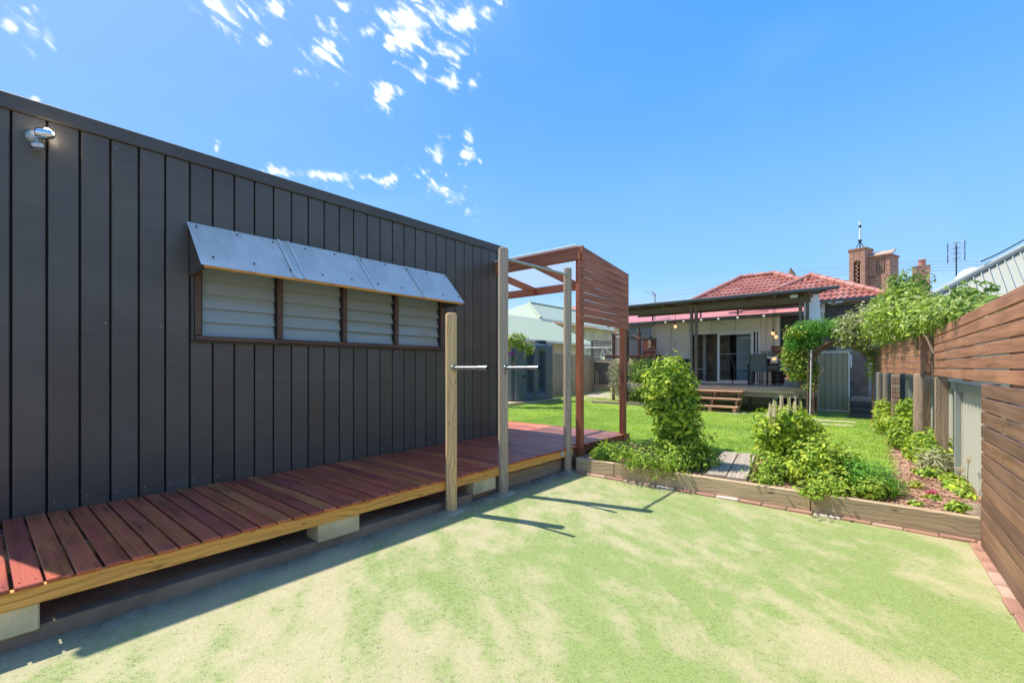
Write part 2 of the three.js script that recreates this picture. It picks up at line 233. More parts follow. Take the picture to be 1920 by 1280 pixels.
// a box with chamfered edges, grain along its longest side, uv in metres (44 triangles)
const boxes = new Map(), bump = rng(77);
function cbox(w, h, d, b = 0.004, variant = 0) {
  const key = [w.toFixed(4), h.toFixed(4), d.toFixed(4), b, variant].join(); if (boxes.has(key)) return boxes.get(key);
  b = Math.min(b, w * 0.3, h * 0.3, d * 0.3);
  const H = [w / 2, h / 2, d / 2], P = [], N = [], U = [], L = w >= h && w >= d ? 0 : h >= d ? 1 : 2;
  const r = rng(variant * 91 + 7 + Math.round(w * 1000 + h * 300 + d * 70)), ou = r() * 2, ov = r();
  const v = (s, a) => { const p = [0, 0, 0]; for (let i = 0; i < 3; i++) p[i] = s[i] * (i === a ? H[i] : H[i] - b); return p; };   // corner s on face a
  const tri = (A, B, D) => {
    const e = new THREE.Vector3(...B).sub(new THREE.Vector3(...A)), f = new THREE.Vector3(...D).sub(new THREE.Vector3(...A)), n = e.cross(f);
    const mid = [0, 1, 2].map((i) => A[i] + B[i] + D[i]); if (n.dot(new THREE.Vector3(...mid)) < 0) { [B, D] = [D, B]; n.negate(); } n.normalize();
    const na = [Math.abs(n.x), Math.abs(n.y), Math.abs(n.z)], ax = na.indexOf(Math.max(...na)), o = [0, 1, 2].filter((i) => i !== ax);
    const ui = o.includes(L) ? L : o[0], vi = o.find((i) => i !== ui);
    for (const p of [A, B, D]) { P.push(...p); N.push(n.x, n.y, n.z); U.push(p[ui] + ou, p[vi] + ov + ax * 0.17); }
  };
  const quad = (A, B, D, E) => { tri(A, B, D); tri(A, D, E); };
  for (let a = 0; a < 3; a++) {
    const [i, j] = [0, 1, 2].filter((q) => q !== a);
    for (const s of [-1, 1]) {
      const k = (x, y) => { const q = [0, 0, 0]; q[a] = s; q[i] = x; q[j] = y; return v(q, a); };
      quad(k(-1, -1), k(1, -1), k(1, 1), k(-1, 1));
      for (const t of [-1, 1]) {                              // the chamfer between face a and face i (each pair once)
        if (a < i) { const q = (f, y) => { const z = [0, 0, 0]; z[a] = s; z[i] = t; z[j] = y; return v(z, f); }; quad(q(a, -1), q(a, 1), q(i, 1), q(i, -1)); }
        if (a < j) { const q = (f, y) => { const z = [0, 0, 0]; z[a] = s; z[j] = t; z[i] = y; return v(z, f); }; quad(q(a, -1), q(a, 1), q(j, 1), q(j, -1)); }
      }
    }
  }
  for (const x of [-1, 1]) for (const y of [-1, 1]) for (const z of [-1, 1]) tri(v([x, y, z], 0), v([x, y, z], 1), v([x, y, z], 2));
  const g = new THREE.BufferGeometry(); g.setAttribute('position', new THREE.Float32BufferAttribute(P, 3)); g.setAttribute('normal', new THREE.Float32BufferAttribute(N, 3)); g.setAttribute('uv', new THREE.Float32BufferAttribute(U, 2));
  boxes.set(key, g); return g;
}
const pick = (a, r) => a[Math.floor(r() * a.length)];
const box = (parent, name, c, s, m, o = {}) => mesh(parent, name, cbox(...s, o.b ?? 0.004, o.v ?? Math.floor(bump() * 4)), m, c, o.rot);
const beam = (parent, name, a, b, w, h, m, o = {}) => {       // a bar of width w (level) and height h from a to b
  const A = new THREE.Vector3(...a), B = new THREE.Vector3(...b), L = A.distanceTo(B), z = B.clone().sub(A).normalize();
  const up = Math.abs(z.y) > 0.95 ? new THREE.Vector3(1, 0, 0) : new THREE.Vector3(0, 1, 0), x = up.clone().cross(z).normalize(), y = z.clone().cross(x);
  const q = mesh(parent, name, cbox(w, h, L, o.b ?? 0.004, o.v ?? Math.floor(bump() * 4)), m);
  q.quaternion.setFromRotationMatrix(new THREE.Matrix4().makeBasis(x, y, z)); q.position.copy(A.add(B).multiplyScalar(0.5)); return q;
};
const tubeG = (pts, r, seg = 24, rad = 8) => new THREE.TubeGeometry(new THREE.CatmullRomCurve3(pts.map((p) => new THREE.Vector3(...p)), false, 'centripetal'), seg, r, rad, false);
const rodG = (a, b, r, rad = 10) => tubeG([a, a.map((v, i) => (v + b[i]) / 2), b], r, 2, rad);
function moved(g, x = 0, y = 0, z = 0, rx = 0, ry = 0, rz = 0) { const q = g.clone(); q.applyMatrix4(new THREE.Matrix4().compose(new THREE.Vector3(x, y, z), new THREE.Quaternion().setFromEuler(new THREE.Euler(rx, ry, rz)), new THREE.Vector3(1, 1, 1))); return q; }
const merge = (l) => mergeGeometries(l.map((g) => { const q = g.index ? g.toNonIndexed() : g.clone(); for (const k of Object.keys(q.attributes)) if (!['position', 'normal', 'uv'].includes(k)) q.deleteAttribute(k); return q; }));
function logG(h, r, seed, top = 0.012) {                      // a round pole, not quite true
  const pts = [[0.0001, h], [r * 0.55, h], [r - top, h], [r, h - top]]; for (let i = 1; i <= 14; i++) pts.push([r, (h - top) * (1 - i / 14)]);
  const g = new THREE.LatheGeometry(pts.reverse().map((p) => new THREE.Vector2(...p)), 26), p = g.attributes.position, uv = g.attributes.uv;
  for (let i = 0; i < p.count; i++) { const x = p.getX(i), y = p.getY(i), z = p.getZ(i), a = Math.atan2(z, x), k = 1 + 0.05 * (vnoise(Math.cos(a) * 1.3 + 5, Math.sin(a) * 1.3 + y * 1.1, seed) - 0.5) + 0.03 * (vnoise(Math.cos(a) * 4 + 5, Math.sin(a) * 4 + y * 3, seed + 1) - 0.5); p.setXYZ(i, x * k, y, z * k); uv.setXY(i, y + seed * 0.37, uv.getX(i) * r * 6.283 + seed * 0.11); }
  g.computeVertexNormals(); return g;
}
function sheet(x0, x1, z0, z1, nx, nz, fy, uvScale = 1) {      // a level sheet in world metres
  const g = new THREE.PlaneGeometry(x1 - x0, z1 - z0, nx, nz); g.rotateX(-Math.PI / 2); g.translate((x0 + x1) / 2, 0, (z0 + z1) / 2);
  const p = g.attributes.position, uv = g.attributes.uv; for (let i = 0; i < p.count; i++) { p.setY(i, fy(p.getX(i), p.getZ(i))); uv.setXY(i, p.getX(i) * uvScale, p.getZ(i) * uvScale); } g.computeVertexNormals(); return g;
}
function poly3(pts, th = 0.02, uvs = 1) {                       // a flat slab with these corners (counter-clockwise from outside), th thick inwards
  const V = pts.map((p) => new THREE.Vector3(...p)), n = V[1].clone().sub(V[0]).cross(V[2].clone().sub(V[0])).normalize(), P = [], U = [];
  const a = V[1].clone().sub(V[0]).normalize(), b = n.clone().cross(a), put = (v) => { P.push(v.x, v.y, v.z); const d = v.clone().sub(V[0]); U.push(d.dot(a) * uvs, d.dot(b) * uvs); };
  const In = V.map((v) => v.clone().addScaledVector(n, -th));
  for (let i = 1; i < V.length - 1; i++) { [V[0], V[i], V[i + 1]].forEach(put); [In[0], In[i + 1], In[i]].forEach(put); }
  for (let i = 0; i < V.length; i++) { const j = (i + 1) % V.length;[V[i], In[i], In[j], V[i], In[j], V[j]].forEach(put); }
  const g = new THREE.BufferGeometry(); g.setAttribute('position', new THREE.Float32BufferAttribute(P, 3)); g.setAttribute('uv', new THREE.Float32BufferAttribute(U, 2)); g.computeVertexNormals(); return g;
}
function ribbed(w, h, pitch, depth, prof, thick = 0.0) {         // an upright ribbed sheet in the xy plane, ribs along y, facing +z
  const xs = []; for (let x = 0; x < w - 1e-6; x += pitch) for (const [f, z] of prof) { const X = x + f * pitch; if (X <= w) xs.push([X, z * depth]); } xs.push([w, 0]);
  const P = [], U = []; for (let i = 0; i < xs.length - 1; i++) { const [a, za] = xs[i], [b, zb] = xs[i + 1]; P.push(a, 0, za, b, 0, zb, b, h, zb, a, 0, za, b, h, zb, a, h, za); U.push(a, 0, b, 0, b, h, a, 0, b, h, a, h); }
  const g = new THREE.BufferGeometry(); g.setAttribute('position', new THREE.Float32BufferAttribute(P, 3)); g.setAttribute('uv', new THREE.Float32BufferAttribute(U, 2)); g.computeVertexNormals(); return g;
}
const TRAY = [[0, 0], [0.36, 0], [0.42, 1], [0.58, 1], [0.64, 0]], WAVE = [[0, 0], [0.17, 0.5], [0.33, 0.95], [0.5, 1], [0.67, 0.95], [0.83, 0.5]];

// ------------------------------------------------------------------ foliage
function leafG(w = 0.5, fold = 0.12, droop = 0.12) {            // one leaf, 1 m long, lying along +z, face up
  const P = [[0, 0, 0], [-w / 2, fold, 0.38], [0, 0, 0.42], [w / 2, fold, 0.38], [-w * 0.36, fold * 0.5 - droop * 0.4, 0.72], [w * 0.36, fold * 0.5 - droop * 0.4, 0.72], [0, -droop, 1]];
  const F = [[0, 2, 1], [0, 3, 2], [1, 2, 4], [2, 3, 5], [2, 6, 4], [2, 5, 6]], A = []; for (const f of F) for (const i of f) A.push(...P[i]);
  const g = new THREE.BufferGeometry(); g.setAttribute('position', new THREE.Float32BufferAttribute(A, 3)); g.computeVertexNormals(); return g;
}
const LG = { round: leafG(0.62, 0.10, 0.15), oval: leafG(0.46, 0.12, 0.16), narrow: leafG(0.22, 0.06, 0.2), broad: leafG(0.8, 0.1, 0.1), needle: leafG(0.12, 0.02, 0.08) };
const mat4 = new THREE.Matrix4(), vX = new THREE.Vector3(), vY = new THREE.Vector3(), vZ = new THREE.Vector3(), vP = new THREE.Vector3(), col = new THREE.Color();
function foliage(parent, name, { blobs, n, size, colors, leaf = LG.oval, m = LEAF, seed = 1, shell = 0.42, up = 0.5, lump = 0.3, floor = -9, freq = 2.6, label, thin = 1 }) {
  const r = rng(seed), g = new THREE.InstancedMesh(leaf, m, n), wts = []; let tot = 0;
  for (const b of blobs) { tot += (b[3] * b[4] + b[4] * b[5] + b[3] * b[5]) * (b[6] ?? 1); wts.push(tot); }
  let k = 0, guard = 0;
  while (k < n && guard++ < n * 4) {
    const w = r() * tot, b = blobs[wts.findIndex((q) => q >= w)], z = 2 * r() - 1, t = r() * 6.2832, s = Math.sqrt(1 - z * z), dx = s * Math.cos(t), dy = z, dz = s * Math.sin(t);
    const bump = 1 + lump * 2 * (fbm(dx * freq + b[0] * 3 + 20, dy * freq + dz * freq * 0.8 + b[1] * 3 + 20, seed + 3, 3) - 0.5), rad = Math.pow(r(), shell) * bump;
    if (r() < 0.45 * thin * smooth(0.56, 0.40, fbm((b[0] + dx * b[3]) * 5 + 40, (b[1] + dy * b[4]) * 5 + dz * b[5] * 4 + 40, seed + 9, 2))) continue;   // thin places
    vP.set(b[0] + dx * rad * b[3], b[1] + dy * rad * b[4], b[2] + dz * rad * b[5]); if (vP.y < floor) continue;
    vY.set(dx + (r() - 0.5) * 1.5, dy + up + (r() - 0.5) * 1.2, dz + (r() - 0.5) * 1.5).normalize();
    vZ.set(dx * 0.6 + (r() - 0.5) * 1.6, dy * 0.4 + 0.1 + (r() - 0.5) * 1.2, dz * 0.6 + (r() - 0.5) * 1.6); vZ.addScaledVector(vY, -vZ.dot(vY)); if (vZ.lengthSq() < 1e-4) continue; vZ.normalize(); vX.crossVectors(vY, vZ);
    const L = mix(size[0], size[1], r()); mat4.makeBasis(vX.multiplyScalar(L), vY.multiplyScalar(L), vZ.multiplyScalar(L)).setPosition(vP);
    g.setMatrixAt(k, mat4); const c = colors[Math.floor(r() * colors.length)], q = 0.82 + 0.36 * r(); col.setRGB(c[0] * q, c[1] * q, c[2] * q); g.setColorAt(k, col); k++;
  }
  g.count = k; g.name = name; g.castShadow = g.receiveShadow = true; stuff(g); if (label) g.userData.label = label; parent.add(g); return g;
}
function stems(parent, name, list, m = M.bark) { return stuff(mesh(parent, name, merge(list.map(([a, b, r0]) => { const mid = a.map((v, i) => (v + b[i]) / 2 + (i === 1 ? 0 : 0.04 * (hash(Math.round(v * 100), i, 5) - 0.5))); return tubeG([a, mid, b], r0, 6, 6); })), m)); }
const GREENS = { lime: [[0.433, 0.569, 0.026], [0.542, 0.649, 0.039], [0.304, 0.457, 0.022], [0.650, 0.710, 0.077], [0.174, 0.304, 0.017]], mid: [[0.292, 0.446, 0.030], [0.391, 0.538, 0.043], [0.163, 0.294, 0.019], [0.476, 0.589, 0.069]], dark: [[0.108, 0.203, 0.026], [0.163, 0.284, 0.030], [0.217, 0.345, 0.043], [0.282, 0.406, 0.060]], fern: [[0.130, 0.386, 0.026], [0.195, 0.477, 0.039], [0.097, 0.284, 0.026], [0.282, 0.548, 0.052]], sage: [[0.412, 0.406, 0.224], [0.520, 0.497, 0.292], [0.325, 0.335, 0.172], [0.607, 0.569, 0.361]], vine: [[0.238, 0.366, 0.030], [0.325, 0.446, 0.043], [0.163, 0.274, 0.026], [0.433, 0.507, 0.103], [0.542, 0.558, 0.232]], yellow: [[0.455, 0.487, 0.052], [0.347, 0.426, 0.043], [0.563, 0.548, 0.112]] };

// ------------------------------------------------------------------ ground
structure('ground', sheet(-120, 120, -160, 60, 1, 1, () => -0.06), M.ground);
{
  const g = sheet(-3.75, 0.85, -5.6, 0.8, 90, 120, (x, z) => 0.012 * (fbm(x * 1.3 + 9, z * 1.3 + 9, 301, 3) - 0.5)), p = g.attributes.position, uv = g.attributes.uv;
  for (let i = 0; i < p.count; i++) uv.setXY(i, (p.getX(i) + 3.75) / 4.6, (p.getZ(i) + 5.6) / 6.4);
  structure('turf', g, M.turf, null, 'green synthetic turf dressed with pale drifts of sand');
}
const lawnEdge = (z) => mix(-0.02, -0.42, smooth(-8, -14.5, z)) + 0.10 * (fbm(z * 1.3, 2, 311, 3) - 0.5);
structure('lawn_ground', sheet(-16, 1.6, -32, -6.95, 40, 60, (x, z) => 0.135 + 0.02 * (fbm(x * 0.6 + 50, z * 0.6 + 50, 312, 3) - 0.5)), M.lawn);
structure('garden_soil', (() => { const g = sheet(-3.36, 0.72, -7.12, -5.335, 60, 36, (x, z) => 0.165 + 0.035 * fbm(x * 5 + 30, z * 5 + 30, 313, 4) - 0.02 * smooth(-6.7, -7.1, z)); return g; })(), M.soil);
structure('garden_soil', sheet(-0.42, 1.3, -15.2, -7.0, 26, 90, (x, z) => 0.10 + 0.045 * fbm(x * 5 + 30, z * 5 + 30, 314, 4) + 0.05 * smooth(lawnEdge(z) - 0.05, lawnEdge(z) + 0.1, x)), M.soil);
{ // bark mulch lying on the soil
  const r = rng(91), n = 5200, g = new THREE.InstancedMesh(cbox(0.05, 0.006, 0.014, 0.002, 0), std([0.9, 0.9, 0.9], { roughness: 0.9 }), n); let k = 0;
  const e = new THREE.Euler(), q = new THREE.Quaternion(), s = new THREE.Vector3();
  while (k < n) {
    const inBed = r() < 0.62, x = inBed ? -3.3 + 3.98 * r() : -0.35 + 1.15 * r(), z = inBed ? -5.36 - 1.7 * r() : -7.0 - 7.5 * r(); if (!inBed && x < lawnEdge(z) + 0.02) continue;
    const y = (inBed ? 0.165 + 0.035 * fbm(x * 5 + 30, z * 5 + 30, 313, 4) : 0.15 + 0.045 * fbm(x * 5 + 30, z * 5 + 30, 314, 4)) + 0.004;
    e.set((r() - 0.5) * 0.7, r() * 6.28, (r() - 0.5) * 0.7); s.set(0.4 + 1.1 * r(), 1, 0.5 + r()); mat4.compose(vP.set(x, y, z), q.setFromEuler(e), s); g.setMatrixAt(k, mat4);
    const t = r(); col.setRGB(...mix3([0.16, 0.075, 0.045], [0.62, 0.36, 0.22], t * t * 0.8 + 0.2 * r())); g.setColorAt(k, col); k++;
  }
  g.name = 'bark_mulch'; g.castShadow = g.receiveShadow = true; scene.add(g); stuff(g); g.userData.label = 'red brown bark mulch strewn over the garden bed'; g.userData.category = 'mulch';
}
{ // the lawn: tufts of short blades
  const r = rng(92), bl = [];
  for (let i = 0; i < 9; i++) {
    const a = r() * 6.28, R = 0.028 * Math.sqrt(r()), x = R * Math.cos(a), z = R * Math.sin(a), t = r() * 6.28, h = 0.03 + 0.03 * r(), l = 0.012 + 0.03 * r(), w = 0.0028, cx = Math.cos(t), cz = Math.sin(t);
    const b0 = [x - cz * w, 0, z + cx * w], b1 = [x + cz * w, 0, z - cx * w], m0 = [x - cz * w * 0.8 + cx * l * 0.4, h * 0.65, z + cx * w * 0.8 + cz * l * 0.4], m1 = [x + cz * w * 0.8 + cx * l * 0.4, h * 0.65, z - cx * w * 0.8 + cz * l * 0.4], tp = [x + cx * l, h, z + cz * l];
    bl.push(...b0, ...b1, ...m1, ...b0, ...m1, ...m0, ...m0, ...m1, ...tp);
  }
  const tg = new THREE.BufferGeometry(); tg.setAttribute('position', new THREE.Float32BufferAttribute(bl, 3)); tg.computeVertexNormals();
  const N = 105000, g = new THREE.InstancedMesh(tg, phys([1, 1, 1], { roughness: 0.85, transmission: 0.42, thickness: 0, side: THREE.DoubleSide }), N); let k = 0, guard = 0;
  const q = new THREE.Quaternion(), e = new THREE.Euler(), s = new THREE.Vector3(), pav = [[-3.75, -13.85, 1.5, 0.7], [-1.99, -13.5, 1.2, 0.3], [-1.05, -13.2, 0.9, 0.34], [-1.0, -12.35, 0.8, 0.3]];
  while (k < N && guard++ < 900000) {
    const z = -7.0 - 9.4 * Math.pow(r(), 1.35), x = mix(-10.6, lawnEdge(z) + 0.08, r()); if (x > -2.1 && z < -15.2 || z < -14.3 && x > -7.2) continue; if (x < -3.3 && z > -7.3 || x < -9.4 && z > -14.4) continue;
    if (pav.some(([a, b, w, d]) => Math.abs(x - a) < w / 2 && Math.abs(z - b) < d / 2)) continue;
    const worn = smooth(-12.8, -15.5, z) * smooth(0.35, 0.6, fbm(x * 1.2 + 70, z * 1.2 + 70, 315, 3)); if (r() < worn * 0.75) continue;
    const y = 0.135 + 0.02 * (fbm(x * 0.6 + 50, z * 0.6 + 50, 312, 3) - 0.5), n = fbm(x * 1.1 + 70, z * 1.1 + 70, 316, 4), n2 = fbm(x * 6 + 70, z * 6 + 70, 317, 2);
    e.set(0, r() * 6.28, 0); const sc = 0.7 + 0.6 * r() + 0.5 * (n - 0.5); s.set(sc * 1.25, sc * (0.75 + 0.6 * n2), sc * 1.25); mat4.compose(vP.set(x, y - 0.004, z), q.setFromEuler(e), s); g.setMatrixAt(k, mat4);
    let c = mix3([0.30, 0.50, 0.025], [0.52, 0.68, 0.06], clamp(0.5 + 1.5 * (n - 0.5) + 0.7 * (r() - 0.5))); if (r() < 0.07 + worn * 0.4) c = [0.52, 0.47, 0.2]; col.setRGB(...c); g.setColorAt(k, col); k++;
  }
  g.count = k; g.name = 'lawn_grass'; g.receiveShadow = g.castShadow = true; scene.add(g); stuff(g); g.userData.label = 'bright green mown lawn between the garden bed and the house'; g.userData.category = 'grass';
}
{ // stepping stones set in the lawn
  const path = holder(scene, 'stone_path'); path.userData = { kind: 'structure' }; const r = rng(12);
  for (const [x, z, w, d, t] of [[-1.99, -13.5, 1.2, 0.26, 0], [-1.05, -13.2, 0.9, 0.3, 0.05], [-1.0, -12.35, 0.8, 0.26, 0.03], [-5.95, -12.95, 0.7, 0.35, 0.2], [-7.2, -13.6, 0.6, 0.4, -0.2], [-7.95, -14.2, 0.7, 0.4, 0.1], [-8.5, -15.2, 0.8, 0.5, 0.3], [-9.3, -15.9, 0.9, 0.5, 0], [-8.4, -16.6, 0.9, 0.5, -0.1], [-9.6, -17.3, 1.1, 0.6, 0.15], [-10.3, -18.3, 1.2, 0.7, 0], [-10.6, -19.6, 1.3, 0.8, 0.1]])
    box(path, 'paver', [x, 0.142 + 0.006 * r(), z], [w, 0.05, d], M.paver, { b: 0.008, rot: [0, t, 0] });
  box(path, 'paver', [-3.45, 0.143, -13.62], [0.78, 0.05, 0.8], M.paver, { b: 0.008 }); box(path, 'paver', [-4.25, 0.141, -13.66], [0.78, 0.05, 0.8], M.paver, { b: 0.008, rot: [0, 0.03, 0] }); box(path, 'paver', [-5.05, 0.143, -13.65], [0.78, 0.05, 0.8], M.paver, { b: 0.008 });
}
structure('concrete_slab', (() => { const g = new THREE.BoxGeometry(2.2, 0.2, 5.0, 40, 2, 90), p = g.attributes.position, uv = g.attributes.uv; for (let i = 0; i < p.count; i++) { const x = p.getX(i), z = p.getZ(i), e = smooth(0.9, 1.1, x); p.setX(i, x + e * 0.035 * (fbm(z * 3 + 20, 3, 321, 4) - 0.5)); p.setY(i, p.getY(i) + (p.getY(i) > 0 ? 0.018 * (fbm(x * 4 + 20, z * 4 + 20, 322, 4) - 0.5) : 0)); uv.setXY(i, x, z + p.getY(i)); } g.computeVertexNormals(); return g; })(), M.slab, [-4.55, -0.015, -0.95], 'stained concrete slab edge under the timber deck');

{
  const r = rng(95), N = 30000, bl = []; for (let i = 0; i < 5; i++) { const t = r() * 6.28, R0 = 0.006 * r(), x = R0 * Math.cos(i * 1.3), z = R0 * Math.sin(i * 1.3), h = 0.002 + 0.003 * r(), l = 0.005 + 0.005 * r(), w = 0.0013; bl.push(x - Math.sin(t) * w, -0.002, z + Math.cos(t) * w, x + Math.sin(t) * w, -0.002, z - Math.cos(t) * w, x + Math.cos(t) * l, h, z + Math.sin(t) * l); }
  const tg = new THREE.BufferGeometry(); tg.setAttribute('position', new THREE.Float32BufferAttribute(bl, 3)); tg.computeVertexNormals(); const g = new THREE.InstancedMesh(tg, std([1, 1, 1], { roughness: 0.9, side: THREE.DoubleSide }), N); let k = 0, guard = 0; const q = new THREE.Quaternion(), e = new THREE.Euler(), sc = new THREE.Vector3();
  while (k < N && guard++ < 900000) { const X = 0.32 + 4.1 * r(), Z = 0.35 + 5.4 * Math.pow(r(), 0.8), gr = turfGreen(X, Z).green; if (r() > 0.06 + 0.8 * smooth(0.3, 0.8, gr)) continue; const x = X - 3.75, z = Z - 5.6; e.set(0, r() * 6.28, 0); const s0 = 0.7 + 0.7 * r(); sc.set(s0 * 1.2, s0, s0 * 1.2); mat4.compose(vP.set(x, 0.012 * (fbm(x * 1.3 + 9, z * 1.3 + 9, 301, 3) - 0.5), z), q.setFromEuler(e), sc); g.setMatrixAt(k, mat4); const c = r() < 0.3 - 0.2 * gr ? [0.60, 0.52, 0.31] : mix3([0.22, 0.32, 0.08], [0.42, 0.52, 0.17], r()); col.setRGB(...c); g.setColorAt(k, col); k++; }
  g.count = k; g.name = 'turf_fibre'; g.castShadow = g.receiveShadow = true; stuff(g); g.userData.label = 'short worn green fibres of the synthetic turf'; g.userData.category = 'turf'; scene.add(g);
  for (const [x, z, R0] of [[-3.375, -3.076, 0.17], [-3.40, -3.9, 0.17], [-3.42, -5.28, 0.15]]) { const m = new THREE.CircleGeometry(R0, 26), p = m.attributes.position; m.rotateX(-Math.PI / 2); const ring = new THREE.PlaneGeometry(R0 * 2.6, R0 * 2.6, 34, 34); ring.rotateX(-Math.PI / 2); const v = ring.attributes.position, uv = ring.attributes.uv; for (let i = 0; i < v.count; i++) { const a = v.getX(i), b = v.getZ(i), d = Math.hypot(a, b) / R0 + 0.5 * (fbm(a * 16 + 20, b * 16 + 20, 333, 3) - 0.5); v.setY(i, -0.012 + 0.034 * smooth(1.15, 0.25, d) * (0.7 + 0.6 * fbm(a * 40 + 20, b * 40 + 20, 334, 3))); uv.setXY(i, a * 0.8, b * 0.8); } ring.computeVertexNormals(); structure('sand_mound', ring, std([0.60, 0.51, 0.38], { map: T.concrete, bumpMap: T.grainBump, bumpScale: 0.01, roughness: 1 }), [x, 0, z]); }
}
// ------------------------------------------------------------------ the shed and its deck
const shed = thing('shed', 'long dark grey metal-clad shed along the left side of the yard', 'shed', [-5.02, 0, 0]);
{
  const zA = 0.2, zB = -5.765, W = 0.18645, r = rng(31);
  const y0 = 0.29, y1 = 3.36, wy0 = 1.695, wy1 = 2.74, wz0 = -1.318, wz1 = -4.372;
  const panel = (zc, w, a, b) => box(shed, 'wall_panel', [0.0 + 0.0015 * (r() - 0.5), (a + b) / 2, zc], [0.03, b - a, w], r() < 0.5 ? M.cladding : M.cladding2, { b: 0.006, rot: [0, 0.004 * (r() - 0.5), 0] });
  for (let i = 0; i < 32; i++) {
    const c = zA - W * (i + 0.5), w = W - 0.013, a = c + w / 2, b = c - w / 2;
    if (b > wz0 || a < wz1) { panel(c, w, y0, y1); continue; }
    panel(c, w, y0, wy0); panel(c, w, wy1, y1);
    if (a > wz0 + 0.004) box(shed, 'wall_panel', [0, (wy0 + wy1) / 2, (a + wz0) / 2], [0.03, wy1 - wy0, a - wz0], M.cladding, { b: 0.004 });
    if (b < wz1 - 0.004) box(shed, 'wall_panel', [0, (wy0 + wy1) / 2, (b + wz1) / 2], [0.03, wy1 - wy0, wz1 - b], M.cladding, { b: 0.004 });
  }
  const bk = []; const bb = (x, y, z, w, h, d) => bk.push(moved(cbox(w, h, d, 0.002), x, y, z));
  bb(-0.035, (y0 + wy0) / 2, (zA + zB) / 2, 0.02, wy0 - y0, zA - zB); bb(-0.035, (wy1 + y1) / 2, (zA + zB) / 2, 0.02, y1 - wy1, zA - zB); bb(-0.035, (wy0 + wy1) / 2, (zA + wz0) / 2, 0.02, wy1 - wy0, zA - wz0); bb(-0.035, (wy0 + wy1) / 2, (zB + wz1) / 2, 0.02, wy1 - wy0, wz1 - zB);
  bb(-2.0, 1.83, zB + 0.03, 3.9, 3.08, 0.06); bb(-2.0, 1.83, zA - 0.03, 3.9, 3.08, 0.06); bb(-3.98, 1.83, (zA + zB) / 2, 0.06, 3.08, zA - zB - 0.14); bb(-2.0, 0.27, (zA + zB) / 2, 3.88, 0.06, zA - zB - 0.14);
  mesh(shed, 'inner_wall', merge(bk), M.dark);
  box(shed, 'corner_trim', [0.004, 1.83, zB - 0.012], [0.05, 3.07, 0.03], M.capping);
  box(shed, 'roof_capping', [0.012, 3.418, -2.78], [0.05, 0.118, 6.03], M.capping, { b: 0.006 });
  box(shed, 'roof', [-2.0, 3.43, -2.78], [3.96, 0.07, 6.0], M.capping, { b: 0.006 });
  const sc = [], sg = new THREE.CylinderGeometry(0.0065, 0.0075, 0.006, 8); sg.rotateZ(-Math.PI / 2); sg.deleteAttribute('color');
  for (let i = 0; i < 32; i++) { const a = zA - W * (i + 0.5); for (const [y, off, p] of [[0.40, 0.055, 0.8], [1.81, -0.06, 0.45], [3.29, 0.06, 0.5], [1.80, 0.07, 0.2]]) { const z = a + off + 0.01 * (r() - 0.5); if (r() > p || (y > 1 && y < 2 && z < wz0 + 0.06 && z > wz1 - 0.06)) continue; sc.push(moved(sg, 0.018, y + 0.02 * (r() - 0.5), z)); } }
  stuff(mesh(shed, 'screw', merge(sc), M.screw));
  // louvre window of four bays
  const win = holder(shed, 'window'), bays = [-1.345, -2.085, -2.83, -3.565, -4.345];
  box(win, 'sill', [0.015, 1.722, (wz0 + wz1) / 2], [0.12, 0.045, 3.05], M.windowTimber, { b: 0.006 }); box(win, 'frame', [0.0, 2.72, (wz0 + wz1) / 2], [0.09, 0.05, 3.05], M.windowTimber);
  box(win, 'trim', [0.022, 1.69, (wz0 + wz1) / 2], [0.05, 0.016, 3.09], M.capping); for (const z of [wz0 + 0.008, wz1 - 0.008]) box(win, 'trim', [0.022, 2.2, z], [0.05, 1.0, 0.016], M.capping);
  bays.forEach((z, i) => box(win, i % 4 ? 'mullion' : 'frame', [0.01, 2.225, z], [0.11, 0.95, 0.05], M.windowTimber));
  for (let i = 0; i < 4; i++) for (let k = 0; k < 7; k++) {
    const zc = (bays[i] + bays[i + 1]) / 2, L = bays[i] - bays[i + 1] - 0.055, tilt = [0.20, 0.24, 0.30, 0.27][i] + 0.03 * (r() - 0.5);
    box(win, 'louvre', [0.002, 1.82 + k * 0.134, zc], [0.006, 0.152, L], M.louvre, { b: 0.001, rot: [0, 0, tilt] });
  }
  for (const z of bays) for (const s of [-1, 1]) if ((z < -1.4 || s < 0) && (z > -4.3 || s > 0)) box(win, 'louvre_frame', [0, 2.22, z + s * 0.033], [0.07, 0.93, 0.012], M.dark, { b: 0.002 });
  box(win, 'blind', [-0.16, 2.2, (wz0 + wz1) / 2], [0.01, 1.05, 3.1], std([0.34, 0.35, 0.31], { map: T.dust })); 
  // awning over the window
  const aw = holder(shed, 'awning'), top = [0.055, 2.79], bot = [0.47, 2.335];
  const za = -1.255, zb = -4.40, sl = Math.hypot(bot[0] - top[0], top[1] - bot[1]), ang = Math.atan2(top[1] - bot[1], bot[0] - top[0]);
  const strip = (z0, z1, lift) => {
    const w = z0 - z1, n = Math.round(w / 0.016), g = ribbed(w, sl, w / n, 0.003, [[0, 0], [0.5, 1]]), ux = (top[0] - bot[0]) / sl, uy = (top[1] - bot[1]) / sl;
    g.applyMatrix4(new THREE.Matrix4().makeBasis(new THREE.Vector3(0, 0, -1), new THREE.Vector3(ux, uy, 0), new THREE.Vector3(uy, -ux, 0)).setPosition(bot[0] + uy * lift, bot[1] - ux * lift, z0)); mesh(aw, 'awning_sheet', g, M.poly);
  };
  for (const [a, b, l] of [[za, -2.16, 0], [-2.06, -2.99, 0.006], [-2.95, -3.72, 0], [-3.68, zb, 0.006]]) strip(a, b, l);
